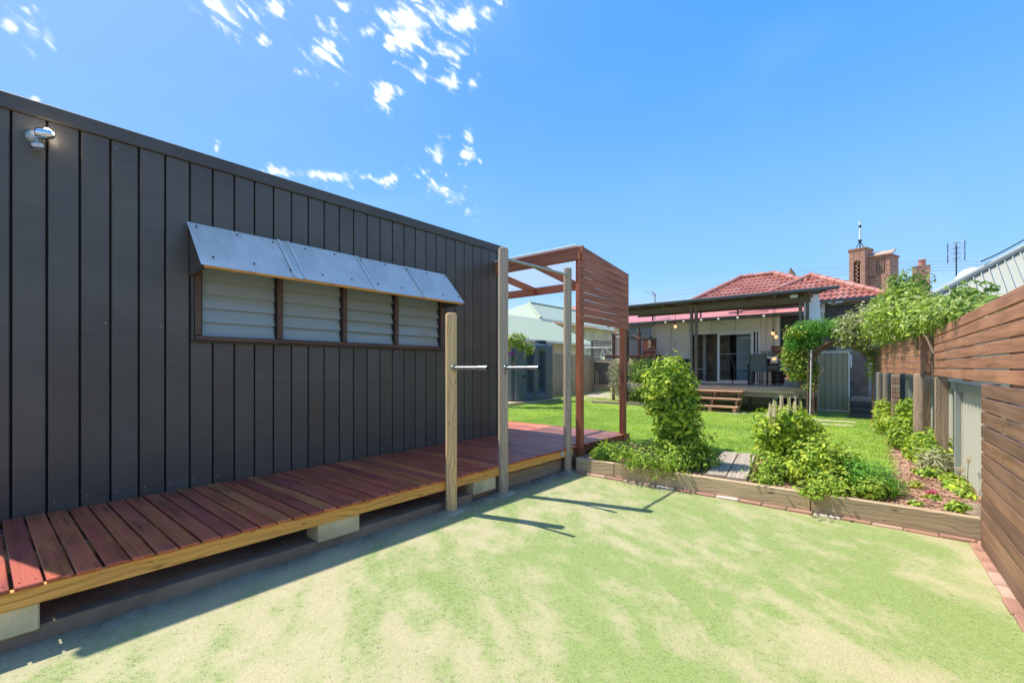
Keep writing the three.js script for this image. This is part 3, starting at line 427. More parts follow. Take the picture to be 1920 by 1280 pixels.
  for (const z of [-2.06, -2.16, -2.97, -3.70]) { const q = box(aw, 'joint_strip', [(top[0] + bot[0]) / 2 + 0.012, (top[1] + bot[1]) / 2 + 0.012, z], [sl - 0.01, 0.006, 0.03], M.poly, { b: 0.002 }); q.rotation.z = -ang; }
  box(aw, 'batten', [0.44, 2.335, (za + zb) / 2], [0.035, 0.03, za - zb - 0.06], M.fascia); box(aw, 'batten', [0.045, 2.765, (za + zb) / 2], [0.04, 0.04, za - zb - 0.06], M.fascia);
  for (const z of [za - 0.03, zb + 0.03]) mesh(aw, 'bracket', poly3([[0.02, 2.30, z], [0.44, 2.325, z], [0.05, 2.76, z], [0.02, 2.76, z]], 0.02), M.capping);
  for (const z of [-2.1, -2.96, -3.69]) { const q = box(aw, 'rafter', [0.25, 2.545, z], [0.56, 0.03, 0.035], M.fascia); q.rotation.z = -ang; }
  const dots = [], dg = new THREE.SphereGeometry(0.009, 8, 6); for (let i = 0; i < 10; i++) { const z = mix(za - 0.06, zb + 0.05, i / 9); for (const t of [0.12, 0.82]) dots.push(moved(dg, mix(top[0], bot[0], t) + 0.008, mix(top[1], bot[1], t) + 0.012, z - (t > 0.5 ? 0.05 * (i < 9) : 0))); } stuff(mesh(aw, 'screw', merge(dots), M.black));
}
{ // security light under the roof edge
  const t = thing('security_light', 'grey security light with motion sensor under the dark shed roof edge', 'light', [-5.0, 3.2, -0.29]); t.scale.setScalar(0.82);
  const lathe = (p, s = 24) => new THREE.LatheGeometry(p.map((q) => new THREE.Vector2(...q)), s);
  mesh(t, 'base', moved(lathe([[0.001, 0.05], [0.03, 0.048], [0.052, 0.035], [0.06, 0.012], [0.06, 0]]), 0, 0, 0, 0, 0, -Math.PI / 2), M.steelDull);
  const h = mesh(t, 'lamp_head', moved(lathe([[0.001, -0.07], [0.032, -0.06], [0.044, -0.03], [0.052, 0.03], [0.058, 0.05], [0.05, 0.05]]), 0.085, 0.03, -0.07, 1.35, 0, 0.9), M.chrome);
  mesh(h, 'lens', moved(new THREE.SphereGeometry(0.05, 20, 10, 0, 6.2832, 0, 1.2), 0.098, 0.04, -0.095, 1.35, 0, 0.9), std([1, 0.97, 0.9], { roughness: 0.2, emissive: C(1, 0.9, 0.7), emissiveIntensity: 7 })); { const L = new THREE.PointLight(C(1, 0.88, 0.66), 0.06, 0, 2); L.position.set(0.115, 0.05, -0.115); L.shadow.radius = 2; t.add(L); }
  mesh(t, 'arm', rodG([0.03, 0, 0], [0.075, 0.01, -0.05], 0.016), M.steelDull);
  mesh(t, 'neck', rodG([0.03, -0.01, -0.01], [0.07, -0.075, -0.02], 0.02), M.steelDull);
  mesh(t, 'sensor', moved(lathe([[0.001, -0.03], [0.034, -0.026], [0.042, -0.008], [0.042, 0.016], [0.036, 0.026], [0.001, 0.03]]), 0.078, -0.098, -0.02, 0.25, 0, -0.35), std([0.62, 0.63, 0.64], { roughness: 0.3 }));
  mesh(t, 'sensor_ring', moved(new THREE.TorusGeometry(0.042, 0.006, 8, 24), 0.076, -0.112, -0.021, 1.57 + 0.25, -0.35, 0), M.black);
}
const deck = thing('timber_deck', 'red stained timber deck walkway beside the dark grey shed', 'deck', [-4.2, 0, -3]);
{
  deck.position.set(0, 0, 0); const r = rng(41);
  for (let i = 0; i < 65; i++) {
    const z = 0.29 - 0.1171 * i - 0.0, wide = z < -5.85, x0 = wide ? -7.3 : -4.985, x1 = -3.402 + 0.012 * (r() - 0.5);
    if (z < -7.2) break;
    const notch = Math.abs(z + 5.643) < 0.10 ? -3.495 : x1;
    box(deck, 'deck_board', [(x0 + notch) / 2, 0.319 + 0.0025 * (r() - 0.5), z + 0.004 * (r() - 0.5)], [notch - x0, 0.022, 0.1035 + 0.003 * (r() - 0.5)], pick(M.deck, r), { b: 0.004, rot: [0.012 * (r() - 0.5), 0.003 * (r() - 0.5), 0] });
  }
  box(deck, 'fascia', [-3.436, 0.261, -2.42], [0.042, 0.092, 6.0], M.fascia, { b: 0.003, v: 1 }); box(deck, 'fascia', [-3.45, 0.262, -6.42], [0.042, 0.09, 1.66], M.merbau[1], { b: 0.003 });
  for (const x of [-4.05, -4.65]) box(deck, 'joist', [x, 0.262, -2.4], [0.045, 0.09, 5.9], M.oldSleeper);
  box(deck, 'joist', [-5.0, 0.262, -6.55], [0.045, 0.09, 1.5], M.oldSleeper);
  for (const z of [-0.04, -1.91, -3.63]) for (const x of [-3.53, -4.65]) { const hh = 0.15; box(deck, 'concrete_block', [x, 0.078 + hh / 2 - 0.01, z], [0.2, hh, 0.36], M.block, { b: 0.008 }); }
  const nail = [], ng = new THREE.CylinderGeometry(0.0035, 0.0035, 0.002, 6); for (let i = 0; i < 52; i++) { const z = 0.29 - 0.1171 * i; for (const x of [-3.46, -4.05, -4.65]) for (const s of [-0.03, 0.03]) nail.push(moved(ng, x, 0.3315, z + s)); } stuff(mesh(deck, 'nail', merge(nail), M.black));
}
// ------------------------------------------------------------------ posts and bars for exercise in front of the deck
const handle = (t, z) => { mesh(t, 'dip_handle', rodG([0.04, 1.461, z], [0.5, 1.461, z], 0.018, 14), M.steel); mesh(t, 'handle_grip', rodG([0.40, 1.461, z], [0.52, 1.461, z], 0.0225, 14), M.steel); mesh(t, 'end_cap', rodG([0.518, 1.461, z], [0.524, 1.461, z], 0.021, 14), M.black); mesh(t, 'flange', rodG([0.055, 1.461, z], [0.07, 1.461, z], 0.034, 14), M.steelDull); };
{
  const a = thing('dip_post', 'short fresh pine post with a steel handle in front of the window', 'post', [-3.375, -0.02, -3.076]); mesh(a, 'post', logG(2.01, 0.057, 3), M.logNew); handle(a, 0.02);
  const b = thing('pull_up_frame', 'two tall grey pine posts joined by a steel pull-up bar', 'exercise bars', [-3.40, -0.02, -3.9]); mesh(b, 'post', logG(2.835, 0.058, 5), M.logGrey); const far = mesh(b, 'post', logG(2.84, 0.055, 8), M.logGrey, [-0.02, 0, -1.38]); far.rotation.y = 2;
  mesh(b, 'pull_up_bar', rodG([0.0, 2.72, 0], [-0.01, 2.745, -1.40], 0.017, 12), M.steelDull); handle(b, 0.02);
  mesh(b, 'bolt', rodG([0.05, 1.40, 0.03], [0.062, 1.40, 0.036], 0.014, 8), M.steel);
}
single('timber_sleeper', 'weathered timber sleeper on the ground under the deck edge', 'sleeper', cbox(0.2, 0.19, 1.86, 0.012, 2), M.oldSleeper, [-3.60, 0.09, -4.36]);
// ------------------------------------------------------------------ pergola at the end of the deck
{
  const t = thing('pergola', 'red timber pergola with slatted screen and clear roof at the deck end', 'pergola'), r = rng(51);
  const za = -5.575, x = -3.445;
  box(t, 'post', [x, 1.555, za - 0.068], [0.09, 2.87, 0.09], M.merbau[0], { b: 0.005, v: 1 }); box(t, 'post', [x, 1.585, -7.02], [0.09, 2.78, 0.09], M.merbau[1], { b: 0.005, v: 2 });
  const lo = [2.10, 2.085], hi = [2.985, 2.925], zf = -7.03;
  for (let i = 0; i < 9; i++) {
    const f = (k) => mix(lo[k], hi[k], i / 8), h = 0.1005;
    const q = beam(t, 'slat', [x + 0.058, f(0) + 0.05, za + 0.055], [x + 0.058, f(1) + 0.045, zf - 0.07], 0.02, h, pick(M.merbau, r), { b: 0.003 });
  }
  beam(t, 'beam', [x + 0.1, 3.085, za], [-5.6, 3.085, za], 0.045, 0.195, M.merbau[0], { b: 0.004 });           // front beam
  beam(t, 'beam', [x + 0.02, 2.917, zf], [-6.6, 2.917, zf], 0.045, 0.145, M.merbau[1], { b: 0.004 });
  beam(t, 'beam', [x + 0.05, 3.125, za - 0.025], [x + 0.05, 2.965, zf + 0.025], 0.035, 0.125, M.merbau[1]);
  for (const xx of [-4.35, -5.3]) beam(t, 'rafter', [xx, 3.11, za - 0.025], [xx, 2.93, zf + 0.025], 0.04, 0.12, M.merbau[2]);
  const g = ribbed(3.0, 1.52, 0.03, 0.006, WAVE); g.rotateX(-Math.PI / 2); mesh(t, 'roof_sheet', moved(g, -6.42, 3.197, za + 0.06, -0.128, 0, 0), M.polyClear);
  box(t, 'trim', [-4.95, 3.193, za + 0.045], [3.05, 0.02, 0.035], M.white, { rot: [0, 0, 0] });
  box(t, 'post_base', [x, 0.15, za - 0.068], [0.098, 0.28, 0.098], M.merbau[1]);
}
single('junction_box', 'small grey electrical box on the deck fascia by the third post', 'electrical box', cbox(0.03, 0.07, 0.05, 0.006), std([0.5, 0.55, 0.42]), [-3.405, 0.27, -5.12]);
// ------------------------------------------------------------------ garden bed edge: sleepers and bricks
{
  const e = holder(scene, 'garden_edging'); e.userData = { kind: 'structure', label: 'long timber sleepers along the front of the garden bed' };
  const ends = [-3.32, -2.74, -0.60, 0.585];
  for (let i = 0; i < 3; i++) box(e, 'sleeper', [(ends[i] + ends[i + 1]) / 2, 0.10, -5.365 - 0.003 * i], [ends[i + 1] - ends[i] - 0.005, 0.2, 0.075], M.sleeper[i], { b: 0.006, v: i });
  const s = holder(scene, 'brick_edging'); s.userData = { kind: 'structure', label: 'row of red bricks set flush beside the turf' }; const r = rng(61);
  let x = -3.3; while (x < 0.56) { const L = 0.215 + 0.03 * r(); box(s, 'brick', [x + L / 2, -0.006 + 0.008 * r(), -5.298 + 0.008 * (r() - 0.5)], [L - 0.006, 0.05, 0.058], Math.abs(x + 0.6) < 0.13 || r() < 0.08 ? M.brickPale : pick(M.bricks, r), { b: 0.008, rot: [0.05 * (r() - 0.5), 0.03 * (r() - 0.5), 0.04 * (r() - 0.5)] }); x += L; }
  let z = -5.24; while (z < 0.6) { const L = 0.21 + 0.03 * r(); box(s, 'brick', [0.543 + 0.037 * (z + 5.15) + 0.01 * (r() - 0.5), -0.006 + 0.008 * r(), z + L / 2], [0.075, 0.05, L - 0.006], r() < 0.4 ? M.brickPale : pick(M.bricks, r), { b: 0.008, rot: [0.04 * (r() - 0.5), 0.037 + 0.03 * (r() - 0.5), 0.05 * (r() - 0.5)] }); z += L; }
  const p = holder(scene, 'plank_path'); p.userData = { kind: 'structure', label: 'two weathered timber planks crossing the garden bed' };
  for (const [a, b, w] of [[[-1.515, 0.205, -5.42], [-1.76, 0.205, -7.0], 0.205], [[-1.30, 0.203, -5.42], [-1.545, 0.203, -7.06], 0.205]]) beam(p, 'plank', a, b, w, 0.05, M.plank, { b: 0.005 });
}
// ------------------------------------------------------------------ fence on the right
const FX = (z) => 0.75 + 0.037 * z;                              // the line of the near fence
{
  const r = rng(71), t = thing('screen_fence', 'upper run of brown horizontal fence boards nearest the camera', 'fence');
  const run = (o, z0, z1, y0, n, pitch, h, set, dx, seams) => { for (let i = 0; i < n; i++) { const cut = seams ? [z0, z0 + 2.6 + 1.5 * r(), z1] : [z0, z1]; for (let k = 0; k < cut.length - 1; k++) { const a = cut[k] + (k ? 0.002 : 0), b = cut[k + 1], y = y0 + pitch * (i + 0.5); beam(o, 'fence_board', [FX(a) + dx + 0.0015 * (r() - 0.5), y + 0.002 * (r() - 0.5), a + 0.012 * (k ? 0 : r() - 0.5)], [FX(b) + dx, y, b], 0.021, h, pick(set, r), { b: 0.003 }); } } };
  run(t, -8.12, 0.9, 1.332, 6, 0.1018, 0.0895, M.fenceUp, 0.012, false);
  for (const z of [-8.05, -6.2, -4.4, -2.6, -0.8]) box(t, 'post', [FX(z) + 0.062, 1.62, z], [0.07, 0.62, 0.07], M.fenceUp[0]);
  const d = thing('slatted_gate', 'darker lower run of stained boards reaching down to the turf', 'fence');
  run(d, -5.175, 0.9, 0.004, 12, 0.1098, 0.0985, M.fenceLow, 0.014, false);
  const nails = [], ng = new THREE.CylinderGeometry(0.0035, 0.0035, 0.004, 6); ng.rotateZ(Math.PI / 2); for (const z of [-5.11, -3.42, -1.72]) for (let i = 0; i < 12; i++) for (const dy of [-0.024, 0.026]) nails.push(moved(ng, FX(z) + 0.003, 0.004 + 0.1098 * (i + 0.5) + dy, z + 0.012 * (r() - 0.5))); stuff(mesh(d, "nail", merge(nails), M.black));
  for (const z of [-5.12, -3.4, -1.7]) box(d, 'post', [FX(z) + 0.065, 0.66, z], [0.07, 1.31, 0.07], M.fenceLow[0]);
  const f = thing('screen_fence', 'far run of brown fence boards under the big climbing vine', 'fence'), A = [0.353, -8.9], B = [-0.236, -14.0];
  for (let i = 0; i < 6; i++) { const y = 1.327 + 0.098 * (i + 0.5); beam(f, 'fence_board', [A[0], y, A[1] + 0.01 * (r() - 0.5)], [B[0], y, B[1]], 0.021, 0.090, pick(M.fenceUp, r), { b: 0.003 }); }
  box(f, 'end_board', [0.445, 1.655, -8.93], [0.155, 0.56, 0.022], M.fenceUp[2], { b: 0.003 }); box(f, 'post', [0.43, 1.62, -9.0], [0.09, 0.6, 0.09], M.fenceUp[0]);
  box(f, 'batten', [0.53, 1.63, -8.75], [0.03, 0.6, 0.03], M.fenceUp[1]);
  mesh(f, 'post', logG(1.30, 0.098, 11), pineM([0.44, 0.33, 0.25]), [0.37, 0.05, -9.03]); mesh(f, 'post', logG(1.29, 0.062, 12), M.logDark, [-0.155, 0.05, -12.6]); mesh(f, 'post', logG(1.29, 0.065, 14), M.logDark, [-0.04, 0.05, -11.9]); mesh(f, 'post', logG(1.29, 0.075, 16), M.pipeDark, [0.135, 0.05, -10.2]);
  single('timber_post', 'square weathered post holding up the near fence boards', 'post', cbox(0.125, 1.4, 0.11, 0.006, 1), M.squarePost, [FX(-7.95) + 0.055, 0.62, -7.95]);
  const c = thing('metal_fence', 'pale green ribbed metal fence behind the timber posts', 'fence');
  const sheetAt = (a, b, y0, h) => { const L = Math.hypot(b[0] - a[0], b[1] - a[1]), g = ribbed(L, h, 0.2, 0.038, [[0, 0], [0.40, 0], [0.47, 1], [0.60, 1], [0.67, 0]]), q = mesh(c, 'fence_panel', g, M.colorbond, [a[0], y0, a[1]]); q.rotation.y = Math.atan2(-(b[1] - a[1]), b[0] - a[0]); };
  sheetAt([0.62, -9.3], [0.745, -5.0], 0.06, 1.14); sheetAt([0.10, -14.3], [0.61, -9.35], 0.06, 1.14);
  beam(c, 'rail', [0.56, 1.225, -9.3], [0.70, 1.225, -5.0], 0.05, 0.09, M.colorbondRail); beam(c, 'rail', [0.06, 1.225, -14.3], [0.57, 1.225, -9.35], 0.05, 0.09, M.colorbondRail);
  box(c, 'post', [0.60, 0.66, -7.25], [0.05, 1.2, 0.06], M.colorbondRail); box(c, 'post', [0.52, 0.66, -9.1], [0.06, 1.2, 0.06], M.colorbondRail); box(c, 'post', [0.30, 0.66, -10.9], [0.06, 1.2, 0.06], M.colorbondRail);
  const p = thing('brick_pier', 'slim red brick pier carrying the far fence', 'pier'), q = rng(72); box(p, 'mortar_core', [0.082, 0.71, -10.18], [0.10, 1.2, 0.195], M.mortar);
  for (let i = 0; i < 15; i++) { const y = 0.11 + 0.0815 * i; for (const [x, w] of i % 2 ? [[0.054, 0.062], [0.112, 0.058]] : [[0.082, 0.118]]) box(p, 'brick', [x, y + 0.035, -10.18], [w - 0.006, 0.071, 0.215], pick(M.bricks, q), { b: 0.004 }); }
}
// ------------------------------------------------------------------ plants of the garden bed
{
  const s = thing('shrub', 'tall lime green leafy shrub between the pergola and the plank path', 'shrub', [-2.13, 0.17, -5.72]);
  const R = [0.766, -0.643], at = (o, y, rx, ry, d = 0, w = 1) => [o * R[0] - d * 0.643, y, o * R[1] - d * 0.766, rx, ry, rx, w];
  stems(s, 'stem', [[[0, 0, 0], [0.02, 0.75, 0.0], 0.022], [[0.02, 0.5, 0], [-0.12, 1.15, 0.08], 0.014], [[0.01, 0.4, 0], [0.14, 1.1, -0.1], 0.014], [[0.03, 0, 0.03], [0.10, 0.8, -0.06], 0.015], [[0, 0.7, 0], [0.02, 1.3, 0], 0.01]]);
  foliage(s, 'foliage', { blobs: [at(-0.02, 1.27, 0.22, 0.18), at(-0.17, 1.08, 0.25, 0.22), at(0.12, 1.06, 0.22, 0.22), at(-0.13, 0.88, 0.25, 0.22), at(0.14, 0.80, 0.23, 0.22), at(0.02, 0.64, 0.24, 0.22), at(0.16, 0.52, 0.24, 0.22), at(0.06, 0.36, 0.30, 0.22), at(0.22, 0.28, 0.28, 0.2)], n: 6600, size: [0.035, 0.105], colors: [...GREENS.lime, ...GREENS.mid], leaf: LG.oval, seed: 201, up: 0.5, lump: 0.55, freq: 3.6, shell: 0.6, thin: 1.6 });
  const u = thing('ground_shrub', 'low tangled green shrub spreading round the foot of the tall shrub', 'shrub', [-2.12, 0.15, -5.58]);
  foliage(u, 'foliage', { blobs: [at(-0.33, 0.14, 0.30, 0.19, -0.02), at(-0.05, 0.15, 0.32, 0.2, -0.14), at(0.3, 0.15, 0.33, 0.22, 0.0), at(0.1, 0.26, 0.34, 0.24, 0.1), at(0.52, 0.10, 0.22, 0.17, 0.1), at(-0.50, 0.20, 0.22, 0.16, 0.12)], n: 4600, size: [0.022, 0.06], colors: GREENS.mid, leaf: LG.oval, seed: 202, lump: 0.65, freq: 3.6, shell: 0.6, thin: 1.7, floor: 0.005 });
  stems(u, 'stem', [[[0, 0, 0], [-0.2, 0.25, 0.12], 0.006], [[0.1, 0, 0], [0.3, 0.3, -0.1], 0.006], [[-0.1, 0, 0.1], [-0.2, 0.2, 0.3], 0.005], [[0.1, 0, 0.1], [0.1, 0.26, 0.2], 0.005]]);
  const a = thing('lily_plant', 'small upright strappy plant at the pergola post', 'plant', [-3.0, 0.18, -5.55]);
  foliage(a, 'foliage', { blobs: [[0, 0.07, 0, 0.17, 0.09, 0.15]], n: 420, size: [0.05, 0.13], colors: GREENS.mid, leaf: LG.narrow, seed: 203, floor: 0 });
  foliage(a, 'blade', { blobs: [[0.02, 0.14, 0, 0.05, 0.1, 0.05]], n: 26, size: [0.12, 0.2], colors: GREENS.lime, leaf: LG.needle, seed: 204, up: -0.2 });
  const w = thing('weed_patch', 'ragged weeds under the edge of the pergola deck', 'plant', [-3.22, 0.15, -6.2]); foliage(w, 'foliage', { blobs: [[0, 0.08, 0, 0.3, 0.1, 0.5], [0.5, 0.08, -0.5, 0.3, 0.14, 0.35]], n: 1500, size: [0.03, 0.07], colors: GREENS.dark, seed: 205, floor: 0, lump: 0.6 });
}
{
  const b = thing('basil_bush', 'lime green basil bush with pale flower spikes beside the plank path', 'shrub', [-0.93, 0.17, -6.15]);
  const R = [0.766, -0.643], at = (o, y, rx, ry, d = 0, w = 1) => [o * R[0] - d * 0.643, y, o * R[1] - d * 0.766, rx, ry, rx, w];
  foliage(b, 'foliage', { blobs: [at(0, 0.66, 0.27, 0.17), at(-0.12, 0.52, 0.24, 0.22), at(0.17, 0.52, 0.26, 0.2), at(0, 0.34, 0.28, 0.2, 0, 0.7), at(-0.1, 0.2, 0.24, 0.16, 0, 0.5)], n: 2500, size: [0.04, 0.11], colors: GREENS.lime, leaf: LG.oval, m: LEAF_MATT, seed: 211, lump: 0.55, freq: 3.6, shell: 0.6, thin: 1.5 });
  stems(b, 'stem', [0, 1, 2, 3, 4, 5, 6].map((i) => [[0.03 * Math.cos(i), 0, 0.03 * Math.sin(i)], [0.2 * Math.cos(i * 0.9), 0.6, 0.2 * Math.sin(i * 0.9)], 0.006]), M.twig);
  const r = rng(212);
  for (let i = 0; i < 17; i++) {                                  // flower spikes: whorls of small bracts on a stalk
    const o = -0.26 + 0.44 * r() + (i === 0 ? 0.33 : 0), d = 0.34 * (r() - 0.5), x = o * R[0] - d * 0.643, z = o * R[1] - d * 0.766, y0 = 0.73 - 0.5 * o * o, h = 0.13 + 0.10 * r(), g = [tubeG([[x, y0 - 0.08, z], [x + 0.01, y0 + h * 0.5, z], [x + 0.015 * (r() - 0.5), y0 + h, z]], 0.0035, 4, 5)];
    for (let k = 0; k < 9; k++) { const y = y0 + h * (0.12 + 0.1 * k), q = 0.013 * (1.15 - k / 12); for (let j = 0; j < 5; j++) { const t = j * 1.257 + k * 0.6; g.push(moved(new THREE.OctahedronGeometry(q * 0.62), x + 0.008 * (k / 9) + q * Math.cos(t), y, z + q * Math.sin(t), 0.3, t, 0)); } }
    mesh(b, 'flower_spike', merge(g), i % 3 ? std([0.78, 0.66, 0.42]) : std([0.62, 0.66, 0.2]));
  }
  const mk = (name, label, pos, blobs, n, size, colors, leaf, seed, o = {}) => { const t = thing(name, label, 'plant', pos); foliage(t, 'foliage', { blobs, n, size, colors, leaf, seed, floor: 0.0, ...o }); return t; };
  let t = mk('leafy_shrub', 'bushy mid green shrub right of the basil bush', [-0.60, 0.17, -5.85], [at(0, 0.32, 0.30, 0.25), at(0.26, 0.24, 0.28, 0.22), at(-0.18, 0.18, 0.26, 0.18), at(0.05, 0.14, 0.4, 0.15, -0.1)], 3300, [0.03, 0.08], [...GREENS.lime, ...GREENS.mid], LG.oval, 213, { lump: 0.6, freq: 3.6, shell: 0.65, thin: 1.8 }); stems(t, 'stem', [0, 1, 2, 3, 4, 5].map((i) => [[0.05 * Math.cos(i), 0, 0.05 * Math.sin(i)], [0.3 * Math.cos(i * 1.1), 0.3, 0.3 * Math.sin(i * 1.1)], 0.006]), M.twig);
  t = mk('low_shrub', 'low bronze-stemmed shrub at the right edge of the plank path', [-1.02, 0.17, -5.68], [at(0, 0.13, 0.26, 0.14), at(-0.12, 0.07, 0.2, 0.09, -0.1), at(0.2, 0.17, 0.22, 0.15)], 1500, [0.025, 0.06], GREENS.mid, LG.round, 214, { lump: 0.6, shell: 0.7, thin: 1.8 }); stems(t, 'stem', [0, 1, 2, 3, 4, 5, 6, 7].map((i) => [[0.05 * Math.cos(i), 0, 0.05 * Math.sin(i)], [0.2 * Math.cos(i * 1.1), 0.2, 0.2 * Math.sin(i * 1.1)], 0.004]), M.twig);
  mk('feathery_plant', 'feathery bright green plant spilling over the middle of the bed', [-0.13, 0.17, -5.88], [at(-0.08, 0.16, 0.24, 0.18), at(0.02, 0.10, 0.18, 0.12, -0.1), at(-0.15, 0.22, 0.2, 0.14, 0.2)], 3600, [0.025, 0.065], GREENS.fern, LG.narrow, 215, { lump: 0.4 });
  mk('front_plant', 'small round-leaved green plant just behind the long sleeper', [-0.36, 0.17, -5.56], [at(0, 0.1, 0.22, 0.12), at(-0.3, 0.07, 0.24, 0.09), at(0.22, 0.09, 0.17, 0.10)], 1100, [0.022, 0.055], GREENS.mid, LG.round, 216, { lump: 0.7, shell: 0.7, thin: 2 });
  mk('mint_plant', 'crinkled green plant between the feathery plant and bare mulch', [-0.14, 0.17, -5.62], [at(0, 0.10, 0.15, 0.12)], 700, [0.03, 0.065], GREENS.mid, LG.round, 217, { lump: 0.4 });
  mk('strawberry_patch', 'long patch of strawberry leaves beside the metal fence', [0.54, 0.16, -6.75], [[0, 0.055, 0.0, 0.10, 0.06, 0.42], [-0.18, 0.055, -0.42, 0.18, 0.06, 0.16], [0.04, 0.05, 0.50, 0.06, 0.05, 0.2]], 640, [0.04, 0.075], [...GREENS.mid, ...GREENS.mid, ...GREENS.lime], LG.round, 218, { up: 1.2 });
  mk('fence_shrub', 'bright green leafy shrub at the foot of the square post', [0.40, 0.14, -8.15], [[0, 0.24, 0, 0.22, 0.24, 0.36], [0.04, 0.15, 0.32, 0.18, 0.16, 0.3], [-0.06, 0.14, -0.3, 0.2, 0.16, 0.3]], 2600, [0.045, 0.1], [...GREENS.mid, ...GREENS.lime], LG.oval, 219, { lump: 0.4, m: LEAF_MATT });
  mk('pier_shrub', 'tall bright green shrub between the log post and the brick pier', [0.16, 0.14, -9.55], [[0, 0.3, 0, 0.2, 0.3, 0.32], [0.05, 0.6, -0.1, 0.15, 0.22, 0.2], [0.0, 0.2, 0.25, 0.2, 0.2, 0.3]], 2400, [0.045, 0.1], [...GREENS.mid, ...GREENS.lime], LG.oval, 220, { lump: 0.4, m: LEAF_MATT });
  mk('corner_shrub', 'small bright shrub beside the two far log posts', [-0.10, 0.14, -11.2], [[0, 0.3, 0, 0.15, 0.3, 0.35], [0.0, 0.5, -0.1, 0.12, 0.2, 0.2]], 1500, [0.05, 0.09], GREENS.lime, LG.oval, 221, { lump: 0.4, m: LEAF_MATT });
  mk('grey_herb', 'grey green strappy herb leaning on the square post', [0.44, 0.14, -7.6], [[0, 0.14, 0, 0.14, 0.16, 0.16]], 420, [0.08, 0.18], GREENS.sage, LG.needle, 222);
  mk('seedling', 'little leafy plant in the corner by the gate boards', [0.46, 0.17, -5.53], [[0, 0.05, 0, 0.09, 0.055, 0.06]], 190, [0.03, 0.055], GREENS.mid, LG.round, 223);
  mk('seedling', 'tiny seedling in the mulch left of the corner plant', [0.18, 0.17, -5.52], [[0, 0.03, 0, 0.06, 0.03, 0.04]], 60, [0.025, 0.05], GREENS.mid, LG.round, 224);
  mk('seedling', 'pale seedling in the mulch behind the pink flower', [0.20, 0.17, -6.35], [[0, 0.04, 0, 0.08, 0.05, 0.07]], 90, [0.03, 0.05], GREENS.yellow, LG.round, 225);
  const f = mk('flower_plant', 'small plant with bright pink flowers standing in the bark mulch', [0.32, 0.17, -5.92], [[0, 0.03, 0, 0.06, 0.03, 0.06]], 70, [0.03, 0.05], GREENS.mid, LG.round, 226);
  foliage(f, 'flower', { blobs: [[0, 0.085, 0, 0.03, 0.018, 0.03], [-0.05, 0.08, 0.02, 0.015, 0.01, 0.015]], n: 36, size: [0.018, 0.03], colors: [[0.65, 0.02, 0.16], [0.75, 0.05, 0.3], [0.5, 0.01, 0.06]], leaf: LG.round, m: PETAL, seed: 227 });
  const k = thing('seed_head', 'dry fluffy seed heads against the metal fence', 'plant', [0.60, 0.16, -6.35]); stems(k, 'stem', [[[0, 0, 0], [0.0, 0.36, 0.02], 0.003], [[-0.02, 0, -0.05], [-0.05, 0.24, -0.1], 0.003]], M.twig); foliage(k, 'seed', { blobs: [[0, 0.38, 0.02, 0.025, 0.04, 0.025], [-0.05, 0.25, -0.1, 0.04, 0.03, 0.04]], n: 300, size: [0.012, 0.025], colors: [[0.7, 0.58, 0.4], [0.6, 0.5, 0.34]], leaf: LG.narrow, m: PETAL, seed: 228 });
  for (const [x, z, s, n] of [[0.60, -5.72, 0.1, 'flat grey stone beside the gate edge in the bed'], [0.57, -5.50, 0.08, 'smaller flat stone tucked beside the corner plant']]) { const g = new THREE.IcosahedronGeometry(s, 2), p = g.attributes.position; for (let i = 0; i < p.count; i++) { const q = 1 + 0.3 * (vnoise(p.getX(i) * 14 + 9, p.getY(i) * 14 + p.getZ(i) * 9 + 9, 77) - 0.5); p.setXYZ(i, p.getX(i) * q, p.getY(i) * q * 0.35, p.getZ(i) * q); } g.computeVertexNormals(); single('stone', n, 'stone', g, M.slab, [x, 0.20, z]); }
}
